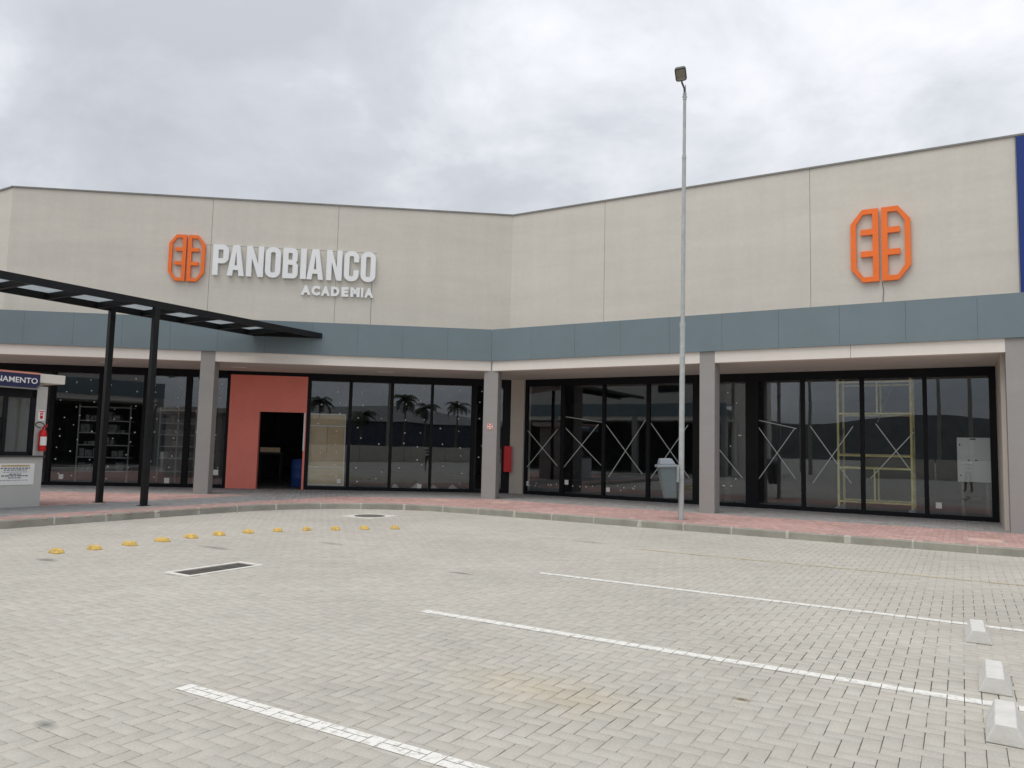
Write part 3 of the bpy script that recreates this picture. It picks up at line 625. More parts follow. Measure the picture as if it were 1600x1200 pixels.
# ------------------------------------------------------------------ signs on the wall
def logo(fr, x0, x1, z0, z1, y, label):
    Wd, H = x1-x0, z1-z0; root = thing('wall_emblem', fr((x0+x1)/2, y, z0), label, 'sign', None)
    hw = Wd*.476; t = Wd*.094; cx, cz = hw*.42, H*.19
    for sg in (0, 1):
        fx = (lambda q: x0+Wd-hw+q) if sg else (lambda q: x0+hw-q)
        outer = [(0, 0), (0, H), (hw-cx, H), (hw, H-cz), (hw, cz), (hw-cx, 0)]
        k = t*.42
        b1, b2, bt, bl = H*.345, H*.645, H*.078, hw*.64
        tt = t*1.08
        inner = [(tt, t), (hw-cx-k*.35, t), (hw-t, cz+k*.35), (hw-t, H-cz-k*.35), (hw-cx-k*.35, H-t), (tt, H-t),
                 (tt, b2+bt), (bl, b2+bt), (bl, b2), (tt, b2), (tt, b1+bt), (bl, b1+bt), (bl, b1), (tt, b1)]
        lo = [(fx(a), z0+b) for a, b in outer]; li = [(fx(a), z0+b) for a, b in inner]
        MB(fr).prism([lo, li], y-.10, y-.03).build('emblem_half', 'orange', root)
        MB(fr).box(fx(hw*.3), fx(hw*.3)+.03, y-.03, y+.001, z0+t*.3, z0+t*.6).box(fx(hw*.3), fx(hw*.3)+.03, y-.03, y+.001, z0+H-t*.6, z0+H-t*.3).build('standoff', 'coping', root)
logo(FL, -9.86, -8.79, 6.47, 7.92, WO, 'smaller orange octagonal emblem beside the white lettering')
logo(FR, 9.32, 10.67, 5.955, 7.815, WO, 'larger orange octagonal emblem alone on the right wing wall')
def arc(cx, cy, r, a0, a1, n=7, ry=None):
    ry = ry or r
    return [(cx+r*math.cos(R_(a0+(a1-a0)*k/n)), cy+ry*math.sin(R_(a0+(a1-a0)*k/n))) for k in range(n+1)]
def glyph(ch, w, h):
    t = h*.165; r = w*.46; ri = max(r-t, .02)
    if ch == 'I': return [[(0, 0), (w, 0), (w, h), (0, h)]]
    if ch == 'O':
        return [arc(w-r, r, r, -90, 0)+arc(w-r, h-r, r, 0, 90)+arc(r, h-r, r, 90, 180)+arc(r, r, r, 180, 270),
                arc(w-r, r, ri, -90, 0)+arc(w-r, h-r, ri, 0, 90)+arc(r, h-r, ri, 90, 180)+arc(r, r, ri, 180, 270)]
    if ch == 'C':
        o_ = [(w, h*.365)] + arc(w-r, r, r, 0, -90) + arc(r, r, r, 270, 180) + arc(r, h-r, r, 180, 90) + arc(w-r, h-r, r, 90, 0) + [(w, h*.635)]
        i_ = [(w-t, h*.635)] + arc(w-r, h-r, ri, 0, 90) + arc(r, h-r, ri, 90, 180) + arc(r, r, ri, 180, 270) + arc(w-r, r, ri, 270, 360) + [(w-t, h*.365)]
        return [o_ + i_]
    if ch == 'P':
        yb = h*.385; r2 = r*.9; q = max(r2-t, .02)
        return [[(0, 0), (t, 0), (t, yb)] + arc(w-r2, yb+r2, r2, -90, 0) + arc(w-r2, h-r2, r2, 0, 90) + [(0, h)],
                [(t, yb+t)] + arc(w-r2, yb+t+q, q, -90, 0) + arc(w-r2, h-t-q, q, 0, 90) + [(t, h-t)]]
    if ch == 'B':
        m_ = h*.53; r2 = r*.75; q = max(r2-t, .02)
        return [[(0, 0)] + arc(w-r2, r2, r2, -90, 0) + [(w, m_-h*.09), (w-t*.38, m_), (w-t*.12, m_+h*.08)] + arc(w-r2-t*.12, h-r2, r2, 0, 90) + [(0, h)],
                [(t, t)] + arc(w-t-q, t+q, q, -90, 0) + arc(w-t-q, m_-t*.5-q, q, 0, 90) + [(t, m_-t*.5)],
                [(t, m_+t*.5)] + arc(w-t*1.1-q, m_+t*.5+q, q, -90, 0) + arc(w-t*1.1-q, h-t-q, q, 0, 90) + [(t, h-t)]]
    if ch == 'A':
        tp = w*.30
        f = lambda y_: tp*y_/h
        return [[(0, 0), (t*.98, 0), (t*.98+f(h*.19)*.75, h*.19), (w-t*.98-f(h*.19)*.75, h*.19), (w-t*.98, 0), (w, 0), (w-tp, h), (tp, h)],
                [(t*1.03+f(h*.33), h*.335), (w-t*1.03-f(h*.33), h*.335), (w/2, h*.80)]]
    if ch == 'N':
        return [[(0, 0), (t, 0), (t, h*.60), (w-t, 0), (w, 0), (w, h), (w-t, h), (w-t, h*.42), (t, h), (0, h)]]
ps = [('P', 8.542, 8.074), ('A', 8.103, 7.594), ('N', 7.531, 7.018), ('O', 6.964, 6.498), ('B', 6.429, 5.97), ('I', 5.891, 5.715), ('A', 5.695, 5.184), ('N', 5.094, 4.616), ('C', 4.55, 4.094), ('O', 4.033, 3.574)]
root = thing('wall_lettering', FL(-6.05, WO, 6.71), 'row of tall white condensed capital letters across the left wing wall', 'sign')
for ch, a, b in ps:
    w_ = a-b; h_ = .965
    MB(FL).prism([[(-a+x, 6.705+z) for x, z in lp] for lp in glyph(ch, w_, h_)], WO-.11, WO-.045).build('letter', 'white_letter', root)
    MB(FL).box(-a+.05, -a+.08, WO-.045, WO+.001, 6.75, 6.78).build('standoff', 'coping', root)
def text_obj(name, s_, fr, x, y, z, size, depth, mat, parent, offset=0.0, spacing=1.0, width=None, height=None, align='LEFT'):
    cu = bpy.data.curves.new(name, 'FONT'); cu.body = s_; cu.size = size; cu.extrude = 0.0; cu.offset = offset; cu.space_character = spacing; cu.resolution_u = 4
    tmp = bpy.data.objects.new('tmp', cu); COL.objects.link(tmp); dg = bpy.context.evaluated_depsgraph_get()
    me = bpy.data.meshes.new_from_object(tmp.evaluated_get(dg)); bpy.data.objects.remove(tmp)
    vx = [v.co.x for v in me.vertices]; vy = [v.co.y for v in me.vertices]
    sx = width/(max(vx)-min(vx)) if width else 1; sy = height/(max(vy)-min(vy)) if height else sx
    x_off = -min(vx)*sx if align == 'LEFT' else (-max(vx)*sx)
    bm = bmesh.new(); bm.from_mesh(me)
    if depth:
        r = bmesh.ops.extrude_face_region(bm, geom=list(bm.faces)); mv = [g for g in r['geom'] if isinstance(g, bmesh.types.BMVert)]
        for q in mv: q.co.z += 1.0
    bm.verts.ensure_lookup_table()
    mb = MB(fr); mb.add([(x+x_off+v.co.x*sx, y+(0 if v.co.z < .5 else -depth), z+(v.co.y-min(vy))*sy) for v in bm.verts], [[q.index for q in f.verts] for f in bm.faces])
    bm.free(); bpy.data.meshes.remove(me)
    o = mb.build(name, mat, parent)
    bm = bmesh.new(); bm.from_mesh(o.data); bmesh.ops.recalc_face_normals(bm, faces=bm.faces); bm.to_mesh(o.data); bm.free()
    return o
root = thing('wall_lettering', FL(-4.73, WO, 6.21), 'small white spaced capital letters below the large lettering', 'sign')
for ch, a, b in zip('ACADEMIA', (5.850, 5.525, 5.235, 4.925, 4.605, 4.325, 4.000, 3.895), (5.545, 5.265, 4.955, 4.670, 4.385, 4.040, 3.930, 3.612)):
    text_obj('letter', ch, FL, -a, WO-.035, 6.212, .3, .035, 'white_letter', root, offset=.020, width=a-b, height=.305)
bp_ = thing('blue_cladding_panel', FR(14.5, WO, 5.05), 'deep blue wall panel at the right end of the upper wall', 'panel')
for k in range(3): MB(FR).box(12.872+k*1.5, 12.872+(k+1)*1.5-.012, WO-.06, WO-.004, 5.06, ZW-.03).build('panel_sheet', 'blue_panel', bp_)

# ------------------------------------------------------------------ canopy walkway on two posts
cp = thing('canopy_walkway', FR(-4.45, -8.1, ZK), 'black steel canopy with translucent panels on two slim posts', 'canopy')
ZC = 4.55; AF, AB = -3.84, -5.28
def fasc_o(a): return a/ (DL.dot(E1)) * DL.dot(E2)
MB(FR).box(AF-.07, AF, -16.5, fasc_o(AF)-.01, ZC, ZC+.15).build('side_beam', 'steel_black', cp)
MB(FR).box(AB-.07, AB, -16.5, fasc_o(AB)-.01, ZC, ZC+.15).build('side_beam', 'steel_black', cp)
for k, oo in enumerate([-15.0, -13.93, -12.86, -11.79, -10.71, -9.66, -8.55, -7.44, -6.35, -5.24, -4.33]):
    MB(FR).box(AB, AF-.07, oo, oo+.08, ZC+.004, ZC+.13).build('cross_beam', 'steel_black', cp)
mbp = MB(FR); mbp.box(AB, AF-.07, -16.5, -4.2, ZC+.152, ZC+.162).build('roof_sheet', 'poly', cp)
for oo in [-15.0, -13.93, -12.86, -11.79, -10.71, -9.66, -8.55, -7.44, -6.35, -5.24]:
    MB(FR).box(AB, AF-.07, oo+.05, oo+.34, ZC+.132, ZC+.150).build('opaque_panel', 'steel_black', cp)
MB(FL).box(-6.62, -4.83, -.075, -.004, ZC+.003, ZC+.147).build('wall_plate', 'steel_black', cp)
pe = MB(FR); pe.add([(AB, fasc_o(AB)-.08, ZC+.13), (AF-.07, fasc_o(AF)-.08, ZC+.13), (AF-.07, -4.2, ZC+.13), (AB, -4.2, ZC+.13), (AB, fasc_o(AB)-.08, ZC+.15), (AF-.07, fasc_o(AF)-.08, ZC+.15), (AF-.07, -4.2, ZC+.15), (AB, -4.2, ZC+.15)], [(0, 1, 2, 3), (7, 6, 5, 4), (0, 4, 5, 1), (1, 5, 6, 2), (2, 6, 7, 3), (3, 7, 4, 0)]).build('opaque_panel', 'steel_black', cp)
for (a_, o_) in ((AB-.035, -8.15), (AF-.035, -8.0)):
    p_ = MB(FR).box(a_-.06, a_+.06, o_-.06, o_+.06, ZK, ZC+.002).build('post', 'steel_black', cp, bevel=.006)
    MB(FR).box(a_-.10, a_+.10, o_-.10, o_+.10, ZK-.003, ZK+.012).build('base_plate', 'steel_black', p_)

# ------------------------------------------------------------------ ticket kiosk on the left
KX, KY = -5.10, -9.56                     # its far right corner (right-wing coordinates)
FK = Frame(FR(KX, KY), E2, -E1)           # x along the front (towards the shops), y into the kiosk
ks = thing('ticket_kiosk', FK(-1.2, .8, ZK), 'grey parking ticket kiosk with dark window and navy sign, cut off by left edge', 'kiosk')
MB(FK).box(-2.6, 0, 0, 1.7, ZK, 1.17).build('base_wall', 'kiosk', ks)
MB(FK).box(-2.6, 0.02, -.05, .22, 1.17, 1.20).build('counter', 'granite', ks)
MB(FK).box(-.21, 0, .005, 1.7, 1.20, 2.66).build('end_wall', 'kiosk', ks)
MB(FK).box(-2.6, -.21, 1.55, 1.7, 1.20, 2.66).build('back_wall', 'kiosk', ks)
MB(FK).box(-2.9, .28, -.12, 2.0, 2.73, 2.92).build('roof', 'cream', ks, bevel=.01)
wf = MB(FK).box(-2.6, -.21, .02, .09, 1.20, 1.28).box(-2.6, -.21, .02, .09, 2.40, 2.68).box(-.30, -.21, .02, .09, 1.2, 2.66).box(-.82, -.75, .02, .09, 1.2, 2.66).box(-1.9, -1.83, .02, .09, 1.2, 2.66).build('window', 'blackmetal', ks)
MB(FK).box(-.75, -.30, .05, .058, 1.28, 2.40).build('pane', 'glass', wf); MB(FK).box(-1.83, -.82, .05, .058, 1.28, 2.40).build('pane', 'glass', wf)
MB(FK).box(-2.5, -.3, 1.2, 1.4, ZK, 2.0).build('inner_shelf', 'int_wall', ks)
sg = thing('kiosk_sign', FK(-1.2, -.16, 2.60), 'navy sign board with white capitals and peach edge above the kiosk window', 'sign')
x1_ = -.28; cz_ = .07
MB(FK).prism([[(-3.0, 2.60), (x1_-cz_, 2.60), (x1_, 2.60+cz_), (x1_, 2.885), (-3.0, 2.885)]], -.20, -.125).build('board', 'navy', sg)
MB(FK).prism([[(-3.0, 2.57), (x1_-cz_+.02, 2.57), (x1_+.02, 2.57+cz_), (x1_+.02, 2.60+cz_), (x1_+.0005, 2.60+cz_), (x1_-cz_, 2.5995), (-3.0, 2.5995)]], -.205, -.125).build('lower_trim', 'coping', sg)
MB(FK).box(-3.0, x1_, -.205, -.125, 2.886, 2.922).build('upper_trim', 'peach', sg)
text_obj('lettering', 'ESTACIONAMENTO', FK, x1_-.05, -.201, 2.69, .2, .006, 'white_letter', sg, offset=.002, width=1.44, height=.115, align='RIGHT')
MB(FK).box(-.60, -.40, -.125, -.118, 2.75, 2.81).build('bracket', 'coping', sg)
nb = thing('paper_notice', FK(-.55, 0, .80), 'white printed notice with gold heading taped under the kiosk counter', 'notice')
MB(FK).box(-.92, -.16, -.012, -.002, .60, 1.04).build('sheet', 'paper', nb)
MB(FK).box(-.80, -.26, -.0145, -.0115, .975, 1.005).build('heading_band', 'gold', nb)
for (z_, h_, w_) in ((.93, .022, .56), (.895, .018, .44), (.858, .010, .46), (.81, .020, .24), (.775, .022, .52), (.735, .018, .26), (.69, .009, .56)):
    x_ = -.53 - w_/2
    mbt = MB(FK)
    while x_ < -.53 + w_/2 - .02:
        l_ = random.uniform(.03, .085); mbt.box(x_, min(x_+l_, -.53+w_/2), -.0145, -.0115, z_, z_+h_); x_ += l_+.014
    mbt.build('print_line', 'ink', nb)
fs_ = thing('extinguisher_sign', FK(-.10, 0, 1.95), 'small white square sign with red extinguisher symbol on kiosk wall', 'sign')
MB(FK).box(-.165, -.035, -.010, .004, 1.93, 2.16).build('plate', 'paper', fs_)
MB(FK).box(-.152, -.048, -.0125, -.0095, 2.118, 2.140).build('caption', 'red', fs_)
MB(FK).prism([[(-.13, 1.985), (-.10, 1.97), (-.07, 1.985), (-.07, 2.10), (-.13, 2.10)]], -.0125, -.0095).build('symbol', 'red', fs_)
MB(FK).box(-.122, -.078, -.014, -.012, 2.045, 2.065).build('symbol_label', 'paper', fs_)
ex = thing('fire_extinguisher', FK(-.085, -.09, 1.30), 'red fire extinguisher hanging on the kiosk end wall', 'extinguisher')
MB(FK).lathe(-.085, -.09, [(.068, 1.30), (.075, 1.315), (.075, 1.66), (.066, 1.71), (.04, 1.745), (.022, 1.755), (.022, 1.785)]).build('cylinder', 'red', ex, smooth=True)
lab = MB(FK); nn = 8
for k in range(nn):
    t0, t1 = R_(-150+120*k/nn), R_(-150+120*(k+1)/nn); r_ = .0765
    lab.add([(-.085+r_*math.cos(t), -.09+r_*math.sin(t), z_) for t, z_ in ((t0, 1.42), (t1, 1.42), (t1, 1.60), (t0, 1.60))], [(0, 1, 2, 3)])
lab.build('label_band', 'paper', ex)
MB(FK).box(-.105, -.065, -.13, -.06, 1.785, 1.80).tube((-.085, -.10, 1.80), (-.02, -.12, 1.86), .009).tube((-.085, -.10, 1.785), (-.02, -.12, 1.82), .009).build('handle', 'red', ex)
hp = [(-.085+.0, -.10, 1.79)] + [(-.17+.09*math.cos(R_(a_)), -.12, 1.83+.055*math.sin(R_(a_))+.2*(-.17+.09*math.cos(R_(a_))+.085)*-.6) for a_ in range(-40, 300, 20)]
MB(FK).path(hp, .011, 6).build('hose', 'rubber', ex, smooth=True)
MB(FK).box(-.10, -.07, -.03, .004, 1.68, 1.74).build('wall_bracket', 'coping', ex)

# ------------------------------------------------------------------ lamp post with bin
FP = FR.at(6.36, -2.18)
FPW = Frame(FP.o, Vector((1, 0, 0)), Vector((0, 1, 0)))
lp = thing('lamp_post', FPW(0, 0, ZK), 'tall galvanised lamp post with single flood head at the kerb', 'lamp post')
lx = .0038
MB(FPW).tube((0, 0, ZK), (lx*4.3, 0, 4.4), .060, .057, 18, caps=False).build('lower_tube', 'galv', lp, smooth=True)
MB(FPW).tube((lx*4.3, 0, 4.36), (lx*8.1, 0, 8.26), .047, .045, 18, caps=False).build('middle_tube', 'galv', lp, smooth=True)
MB(FPW).tube((lx*4.3, 0, 4.36), (lx*4.4, 0, 4.47), .064, .064, 18).tube((lx*8.05, 0, 8.20), (lx*8.1, 0, 8.27), .049, .049, 16).build('collar', 'galv', lp)
MB(FPW).tube((lx*8.1, 0, 8.24), (lx*9.5, 0, 9.68), .037, .036, 16, caps=False).build('upper_tube', 'galv', lp, smooth=True)
MB(FPW).tube((.037, 0, 9.58), (.037, 0, 9.74), .043, .043, 14).box(.045, .062, -.012, .012, 9.70, 9.93).box(-.02, .095, -.01, .01, 9.64, 9.655).build('top_bracket', 'galv', lp)
FH = Frame(FPW(-.055, -.08, 9.98), Vector((.93, -.30, .06)).normalized(), Vector((-.62, -.72, .48)).normalized()); FH.z = FH.x.cross(FH.y).normalized(); FH.y = FH.z.cross(FH.x)
MB(FPW).path([(.037, 0, 9.70), (.02, -.03, 9.84), (-.03, -.06, 9.93), (-.055, -.08, 9.98)], .022, 8).build('arm', 'lamp_grey', lp)
rr = .06
rnd = lambda w0, w1, h0, h1, r: arc(w1-r, h0+r, r, -90, 0, 4)+arc(w1-r, h1-r, r, 0, 90, 4)+arc(w0+r, h1-r, r, 90, 180, 4)+arc(w0+r, h0+r, r, 180, 270, 4)
hd = MB(FH).plan(rnd(-.125, .125, .0, .33, .06), -.065, .005).build('lamp_head', 'lamp_grey', lp, bevel=.012)
MB(FH).plan(rnd(-.098, .098, .03, .30, .04), .0045, .012).build('lens', 'lens', hd)
MB(FH).plan(rnd(-.09, .09, .04, .075, .012), .011, .017).build('lens_edge', 'zinc', hd)
bn = thing('litter_bin', FPW(-.25, 0, .62), 'blue-grey plastic litter bin hung on the left of the lamp post', 'bin')
FBN = Frame(FPW(-.27, -.02, .60), Vector((math.cos(.06), 0, math.sin(.06)*.6)), Vector((0, 1, 0)), Vector((-.05, 0, 1)).normalized())
def taper(fr, b, t, z0, z1):
    m = MB(fr); m.add([(b[0], b[2], z0), (b[1], b[2], z0), (b[1], b[3], z0), (b[0], b[3], z0), (t[0], t[2], z1), (t[1], t[2], z1), (t[1], t[3], z1), (t[0], t[3], z1)],
          [(0, 3, 2, 1), (4, 5, 6, 7), (0, 1, 5, 4), (1, 2, 6, 5), (2, 3, 7, 6), (3, 0, 4, 7)]); return m
taper(FBN, (-.10, .155, -.11, .11), (-.21, .155, -.16, .16), 0, .68).build('body', 'bin_body', bn, bevel=.025, seg=3)
taper(FBN, (-.245, .185, -.185, .185), (-.245, .185, -.185, .185), .665, .725).build('rim', 'bin_lid', bn, bevel=.015)
taper(FBN, (-.20, .16, -.165, .165), (-.17, .08, -.12, .12), .72, .86).build('lid', 'bin_lid', bn, bevel=.03, seg=3)
MB(FPW).box(-.115, -.062, -.06, .06, .95, 1.32).tube((0, 0, 1.02), (0, 0, 1.06), .066, .066, 16).tube((0, 0, 1.24), (0, 0, 1.28), .066, .066, 16).build('bracket', 'bracket', bn)

# ------------------------------------------------------------------ small things on the lot
studs = [(.81, -12.37), (.85, -11.86), (.80, -11.29), (.76, -10.72), (.69, -10.15), (.71, -9.62), (.80, -9.08), (.99, -8.58), (1.23, -8.11), (1.53, -7.68), (1.84, -7.23), (2.22, -6.79)]
ordn = ['leftmost and nearest', 'second', 'third', 'fourth', 'fifth', 'sixth', 'seventh', 'eighth', 'ninth', 'tenth', 'eleventh', 'rightmost and farthest']
for k, (a_, o_) in enumerate(studs):
    nx = studs[min(k+1, 11)]; pv = studs[max(k-1, 0)]
    th = math.atan2(nx[1]-pv[1], nx[0]-pv[0]); f_ = FR.at(a_, o_, 0.001, th+math.pi/2 + random.uniform(-.08, .08)); q = .95 + random.uniform(-.06, .06)
    m = MB(f_); prof = [(1.0, 0), (1.0, .012), (.74, .052), (.55, .058)]
    vs_ = []; oct_ = [(-.13, -.045), (-.085, -.075), (.085, -.075), (.13, -.045), (.13, .045), (.085, .075), (-.085, .075), (-.13, .045)]
    for (s2, z2) in prof:
        for (x_, y_) in oct_: vs_.append((x_*s2*q, y_*s2*q, z2))
    fs = [(i*8+j, i*8+(j+1) % 8, (i+1)*8+(j+1) % 8, (i+1)*8+j) for i in range(3) for j in range(8)] + [tuple(range(24, 32))]
    root = thing('road_stud', f_(0, 0, 0), 'yellow road stud, %s in the curved row%s' % (ordn[k], '' if k in (0, 11) else ' from the left'), 'road stud', 'yellow road studs in a curved row')
    m.add(vs_, fs).build('stud_body', 'yellow', root)
    MB(f_).box(-.035*q, .035*q, -.062*q, -.056*q, .014, .034).build('reflector', 'coping', root)
for k, (a_, o_, txt) in enumerate(((11.715, -10.41, 'farthest concrete wheel stop, on the farthest white bay line'), (11.785, -12.01, 'middle concrete wheel stop, just beyond the middle bay line'), (11.80, -13.08, 'nearest concrete wheel stop, across the end of the middle bay line'))):
    f_ = FR.at(a_, o_, .001, (.02, -.01, -.03)[k])
    m = taper(f_, (-.101, .101, 0, .55), (-.052, .052, .008, .542), 0, .110)
    bm_v = m.v
    props_ = m.top('wheel_stop', 'stop', txt, 'wheel stop', 'concrete wheel stops', bevel=.007, seg=3)
# drain
dg_ = thing('drain_grate', FR(3.54, -11.9, 0), 'long rectangular iron drain grate in a white concrete frame', 'drain')
a0, a1, o0, o1 = DR
MB(FR).box(a0, a1, o0, o0+.075, -.05, .006).box(a0, a1, o1-.075, o1, -.05, .006).box(a0, a0+.07, o0+.075, o1-.075, -.05, .0055).box(a1-.07, a1, o0+.075, o1-.075, -.05, .0055).build('frame', 'white_frame', dg_)
MB(FR).box(a0+.06, a1-.06, o0+.06, o1-.06, -.40, -.38).box(a0+.05, a0+.062, o0+.05, o1-.05, -.4, -.01).box(a1-.062, a1-.05, o0+.05, o1-.05, -.4, -.01).box(a0+.06, a1-.06, o0+.05, o0+.062, -.4, -.01).box(a0+.06, a1-.06, o1-.062, o1-.05, -.4, -.01).build('pit', 'dark', dg_)
for k in range(9):
    x_ = a0+.088+k*(a1-a0-.176)/8; MB(FR).box(x_-.008, x_+.008, o0+.07, o1-.07, -.03, -.004).build('bar', 'iron', dg_)
for oo in (o0+.34, o0+.68, o0+.9): MB(FR).box(a0+.07, a1-.07, oo, oo+.02, -.028, -.006).build('cross_bar', 'iron', dg_)
mh = thing('manhole_cover', FR(.17, -5.18, 0), 'round dark manhole cover in a white square frame near the kerb', 'manhole cover')
cx_, cy_ = (MH[0]+MH[1])/2, (MH[2]+MH[3])/2
MB(FR).box(MH[0]-.02, MH[1]+.02, MH[2]-.02, MH[3]+.02, -.03, .006).build('frame', 'white_frame', mh)
MB(FR).lathe(cx_, cy_, [(.325, .0065), (.325, .011), (.315, .014)], 32).build('cover', 'iron', mh)
MB(FR).lathe(cx_, cy_, [(.345, .0062), (.345, .0085), (.328, .0085)], 32, caps=False).build('ring', 'coping', mh)
M['pinklid'] = pmat('pink_concrete_lid', (0.60, 0.40, 0.34, 1), 0.9, 0, .08, 5)
for (x0, x1, y0, y1, txt) in ((11.72, 12.20, -2.28, -1.72, 'pale pink inspection cover in red pavement at far right'), (.85, 1.28, -1.18, -.78, 'pale pink inspection cover in front of the middle column'), (-.85, -.30, -1.62, -1.25, 'pale pink inspection cover left of the middle column')):
    ic = thing('inspection_cover', FR((x0+x1)/2, (y0+y1)/2, ZK), txt, 'inspection cover')
    MB(FR).box(x0, x1, y0, y1, ZK-.02, ZK+.006).build('lid', 'pinklid', ic); MB(FR).box(x0-.03, x1+.03, y0-.03, y1+.03, ZK-.02, ZK+.0035).build('rim', 'mortar', ic)
hc = MB(FL).box(.70, .94, GO-.30, GO-.06, .83, 1.66); hc.top('hydrant_cabinet', 'red', 'red fire hose cabinet in the corner behind the middle column', 'cabinet', bevel=.006)
sp = thing('evacuation_sign', FB(0, .05, 2.12), 'small square red and white sign on the middle column', 'sign')
MB(FB).box(-.085, .085, .047, .058, 2.115, 2.285).build('plate', 'paper', sp)
for sx_, sz_ in ((-1, -1), (1, -1), (-1, 1), (1, 1)): MB(FB).box(sx_*.045-.018, sx_*.045+.018, .0445, .0475, 2.20+sz_*.045-.018, 2.20+sz_*.045+.018).build('mark', 'red', sp)
M['peachy'] = pmat('sign_red_ring', (.75, .22, .16, 1), .5)
MB(FB).prism([arc(0, 2.20, .04, 0, 345, 12), arc(0, 2.20, .022, 0, 345, 12)], .0445, .0475).build('ring', 'peachy', sp)
MB(FB).prism([[(-.085, 2.115), (.085, 2.115), (.085, 2.285), (-.085, 2.285)], [(-.075, 2.125), (.075, 2.125), (.075, 2.275), (-.075, 2.275)]], .0445, .0475).build('border', 'peachy', sp)

# ------------------------------------------------------------------ things seen through the glass
sc = thing('scaffold_tower', FR(9.6, GO+.95, ZK), 'yellow mobile scaffold tower standing behind the right shopfront glass', 'scaffold')
sy0, sy1 = GO+.40, GO+1.5; x0, x1 = 8.82, 10.54
for yy in (sy0, sy1):
    fmat = 'scaf'
    for xx in (x0, x1): MB(FR).tube((xx, yy, ZK+.14), (xx, yy, 3.7), .032, .032, 8).build('standard', fmat, sc)
    for zz in (.42, 1.30, 1.62, 2.72, 3.55): MB(FR).tube((x0, yy, zz), (x1, yy, zz), .025, .025, 8).build('ledger', fmat, sc)
    for (xx, z0, z1) in ((x0+.86, .42, 1.30), (x0+.94, 2.72, 3.55)): MB(FR).tube((xx, yy, z0), (xx, yy, z1), .022, .022, 8).build('upright', fmat, sc)
for a_, b_ in (((x0, sy0, 1.3), (x0, sy1, 2.4)), ((x1, sy0, 1.3), (x1, sy1, 2.4)), ((x0, sy0, 2.4), (x0, sy1, 1.3)), ((x0+.95, sy0, 2.5), (x0+1.25, sy1, 3.6))): MB(FR).tube(a_, b_, .014, .014, 6).build('brace', 'zinc', sc)
for xx in (x0, x1):
    for yy in (sy0, sy1):
        MB(FR).tube((xx-.03, yy-.02, ZK+.075), (xx-.03, yy+.02, ZK+.075), .075, .075, 14).box(xx-.02, xx+.02, yy-.03, yy+.03, ZK+.07, ZK+.16).build('castor', 'zinc', sc)
MB(FR).box(x0, x1, sy0+.05, sy1-.05, 1.63, 1.67).build('platform', 'cardboard', sc)
sb = thing('switchboard', FR(11.9, GO+.3, 1.05), 'white electrical switchboard cabinet behind the rightmost glass pane', 'switchboard')
MB(FR).box(11.53, 12.245, GO+.20, GO+.45, 1.05, 2.12).build('cabinet', 'panel_white', sb, bevel=.008)
MB(FR).box(11.56, 12.215, GO+.192, GO+.202, 1.08, 2.05).build('door', 'panel_white', sb)
MB(FR).box(11.80, 11.92, GO+.186, GO+.201, 2.065, 2.10).box(11.75, 11.79, GO+.183, GO+.193, 1.56, 1.585).box(11.90, 11.95, GO+.183, GO+.193, 1.56, 1.585).build('name_plate', 'ink', sb)
MB(FR).box(11.575, 11.60, GO+.182, GO+.193, 1.92, 1.97).box(11.585, 11.61, GO+.182, GO+.193, 1.18, 1.22).build('latch', 'iron', sb)
MB(FR).box(11.60, 11.66, GO+.27, GO+.35, ZK, 1.06).box(12.11, 12.17, GO+.27, GO+.35, ZK, 1.06).build('stand', 'iron', sb)
cb = thing('cardboard_screen', FL(-4.97, GO+.1, .25), 'brown cardboard sheets with white tape standing behind the pane beside the doorway', 'cardboard')
M['cardboard_pale'] = pmat('cardboard_pale', (.66, .52, .34, 1), .9, 0, .1, 3)
for j, (z0, z1, xa, xb) in enumerate(((.29, .86, -5.56, -4.36), (.86, 1.30, -5.56, -4.37), (1.30, 2.16, -5.56, -4.95), (1.30, 2.16, -4.94, -4.38), (2.16, 2.53, -5.56, -4.39))):
    MB(FL).box(xa, xb, GO+.05+.006*j, GO+.056+.006*j, z0, z1).build('sheet', 'cardboard' if j % 2 else 'cardboard_pale', cb)
for (xa, xb, z0, z1) in ((-5.56, -4.38, 2.515, 2.55), (-5.56, -4.40, 2.14, 2.175), (-5.56, -4.42, .845, .875), (-5.57, -4.36, .27, .30), (-4.40, -4.372, .3, 2.5)):
    MB(FL).box(xa, xb, GO+.032, GO+.042, z0, z1).build('tape_strip', 'paper', cb)
br = thing('blue_drum', FL(-5.98, GO+1.5, ZK), 'dark blue plastic drum just inside the open doorway', 'drum')
MB(FL).lathe(-5.98, GO+1.5, [(.27, ZK), (.29, ZK+.03), (.29, ZK+.28), (.30, ZK+.30), (.29, ZK+.32), (.29, ZK+.60), (.30, ZK+.62), (.29, ZK+.64), (.28, ZK+.88), (.25, ZK+.9)], 24).build('shell', 'barrel', br, smooth=True)
MB(FL).lathe(-5.98, GO+1.5, [(.26, ZK+.9), (.26, ZK+.92)], 20).build('lid', 'barrel', br)
pl = MB(FL.at(-7.15, GO+2.2, ZK+1.12, .1)); pl.box(-.3, .35, -.05, .05, 0, .16); pl.top('timber_board', 'cardboard_pale', 'pale board end jutting out inside the doorway', 'board')
tb = thing('work_trestle', FL(-7.0, GO+2.25, ZK), 'low dark trestle carrying a board inside the doorway', 'trestle')
MB(FL).box(-7.5, -6.7, GO+2.05, GO+2.4, ZK+1.06, ZK+1.118).build('top', 'rubber', tb)
for xx in (-7.45, -6.75):
    for yy in (GO+2.08, GO+2.35): MB(FL).tube((xx, yy, ZK), (xx, yy, ZK+1.06), .025).build('leg', 'rubber', tb)
M['goods'] = pmat('shelf_goods', (.16, .17, .17, 1), .7, 0, .6, 9)
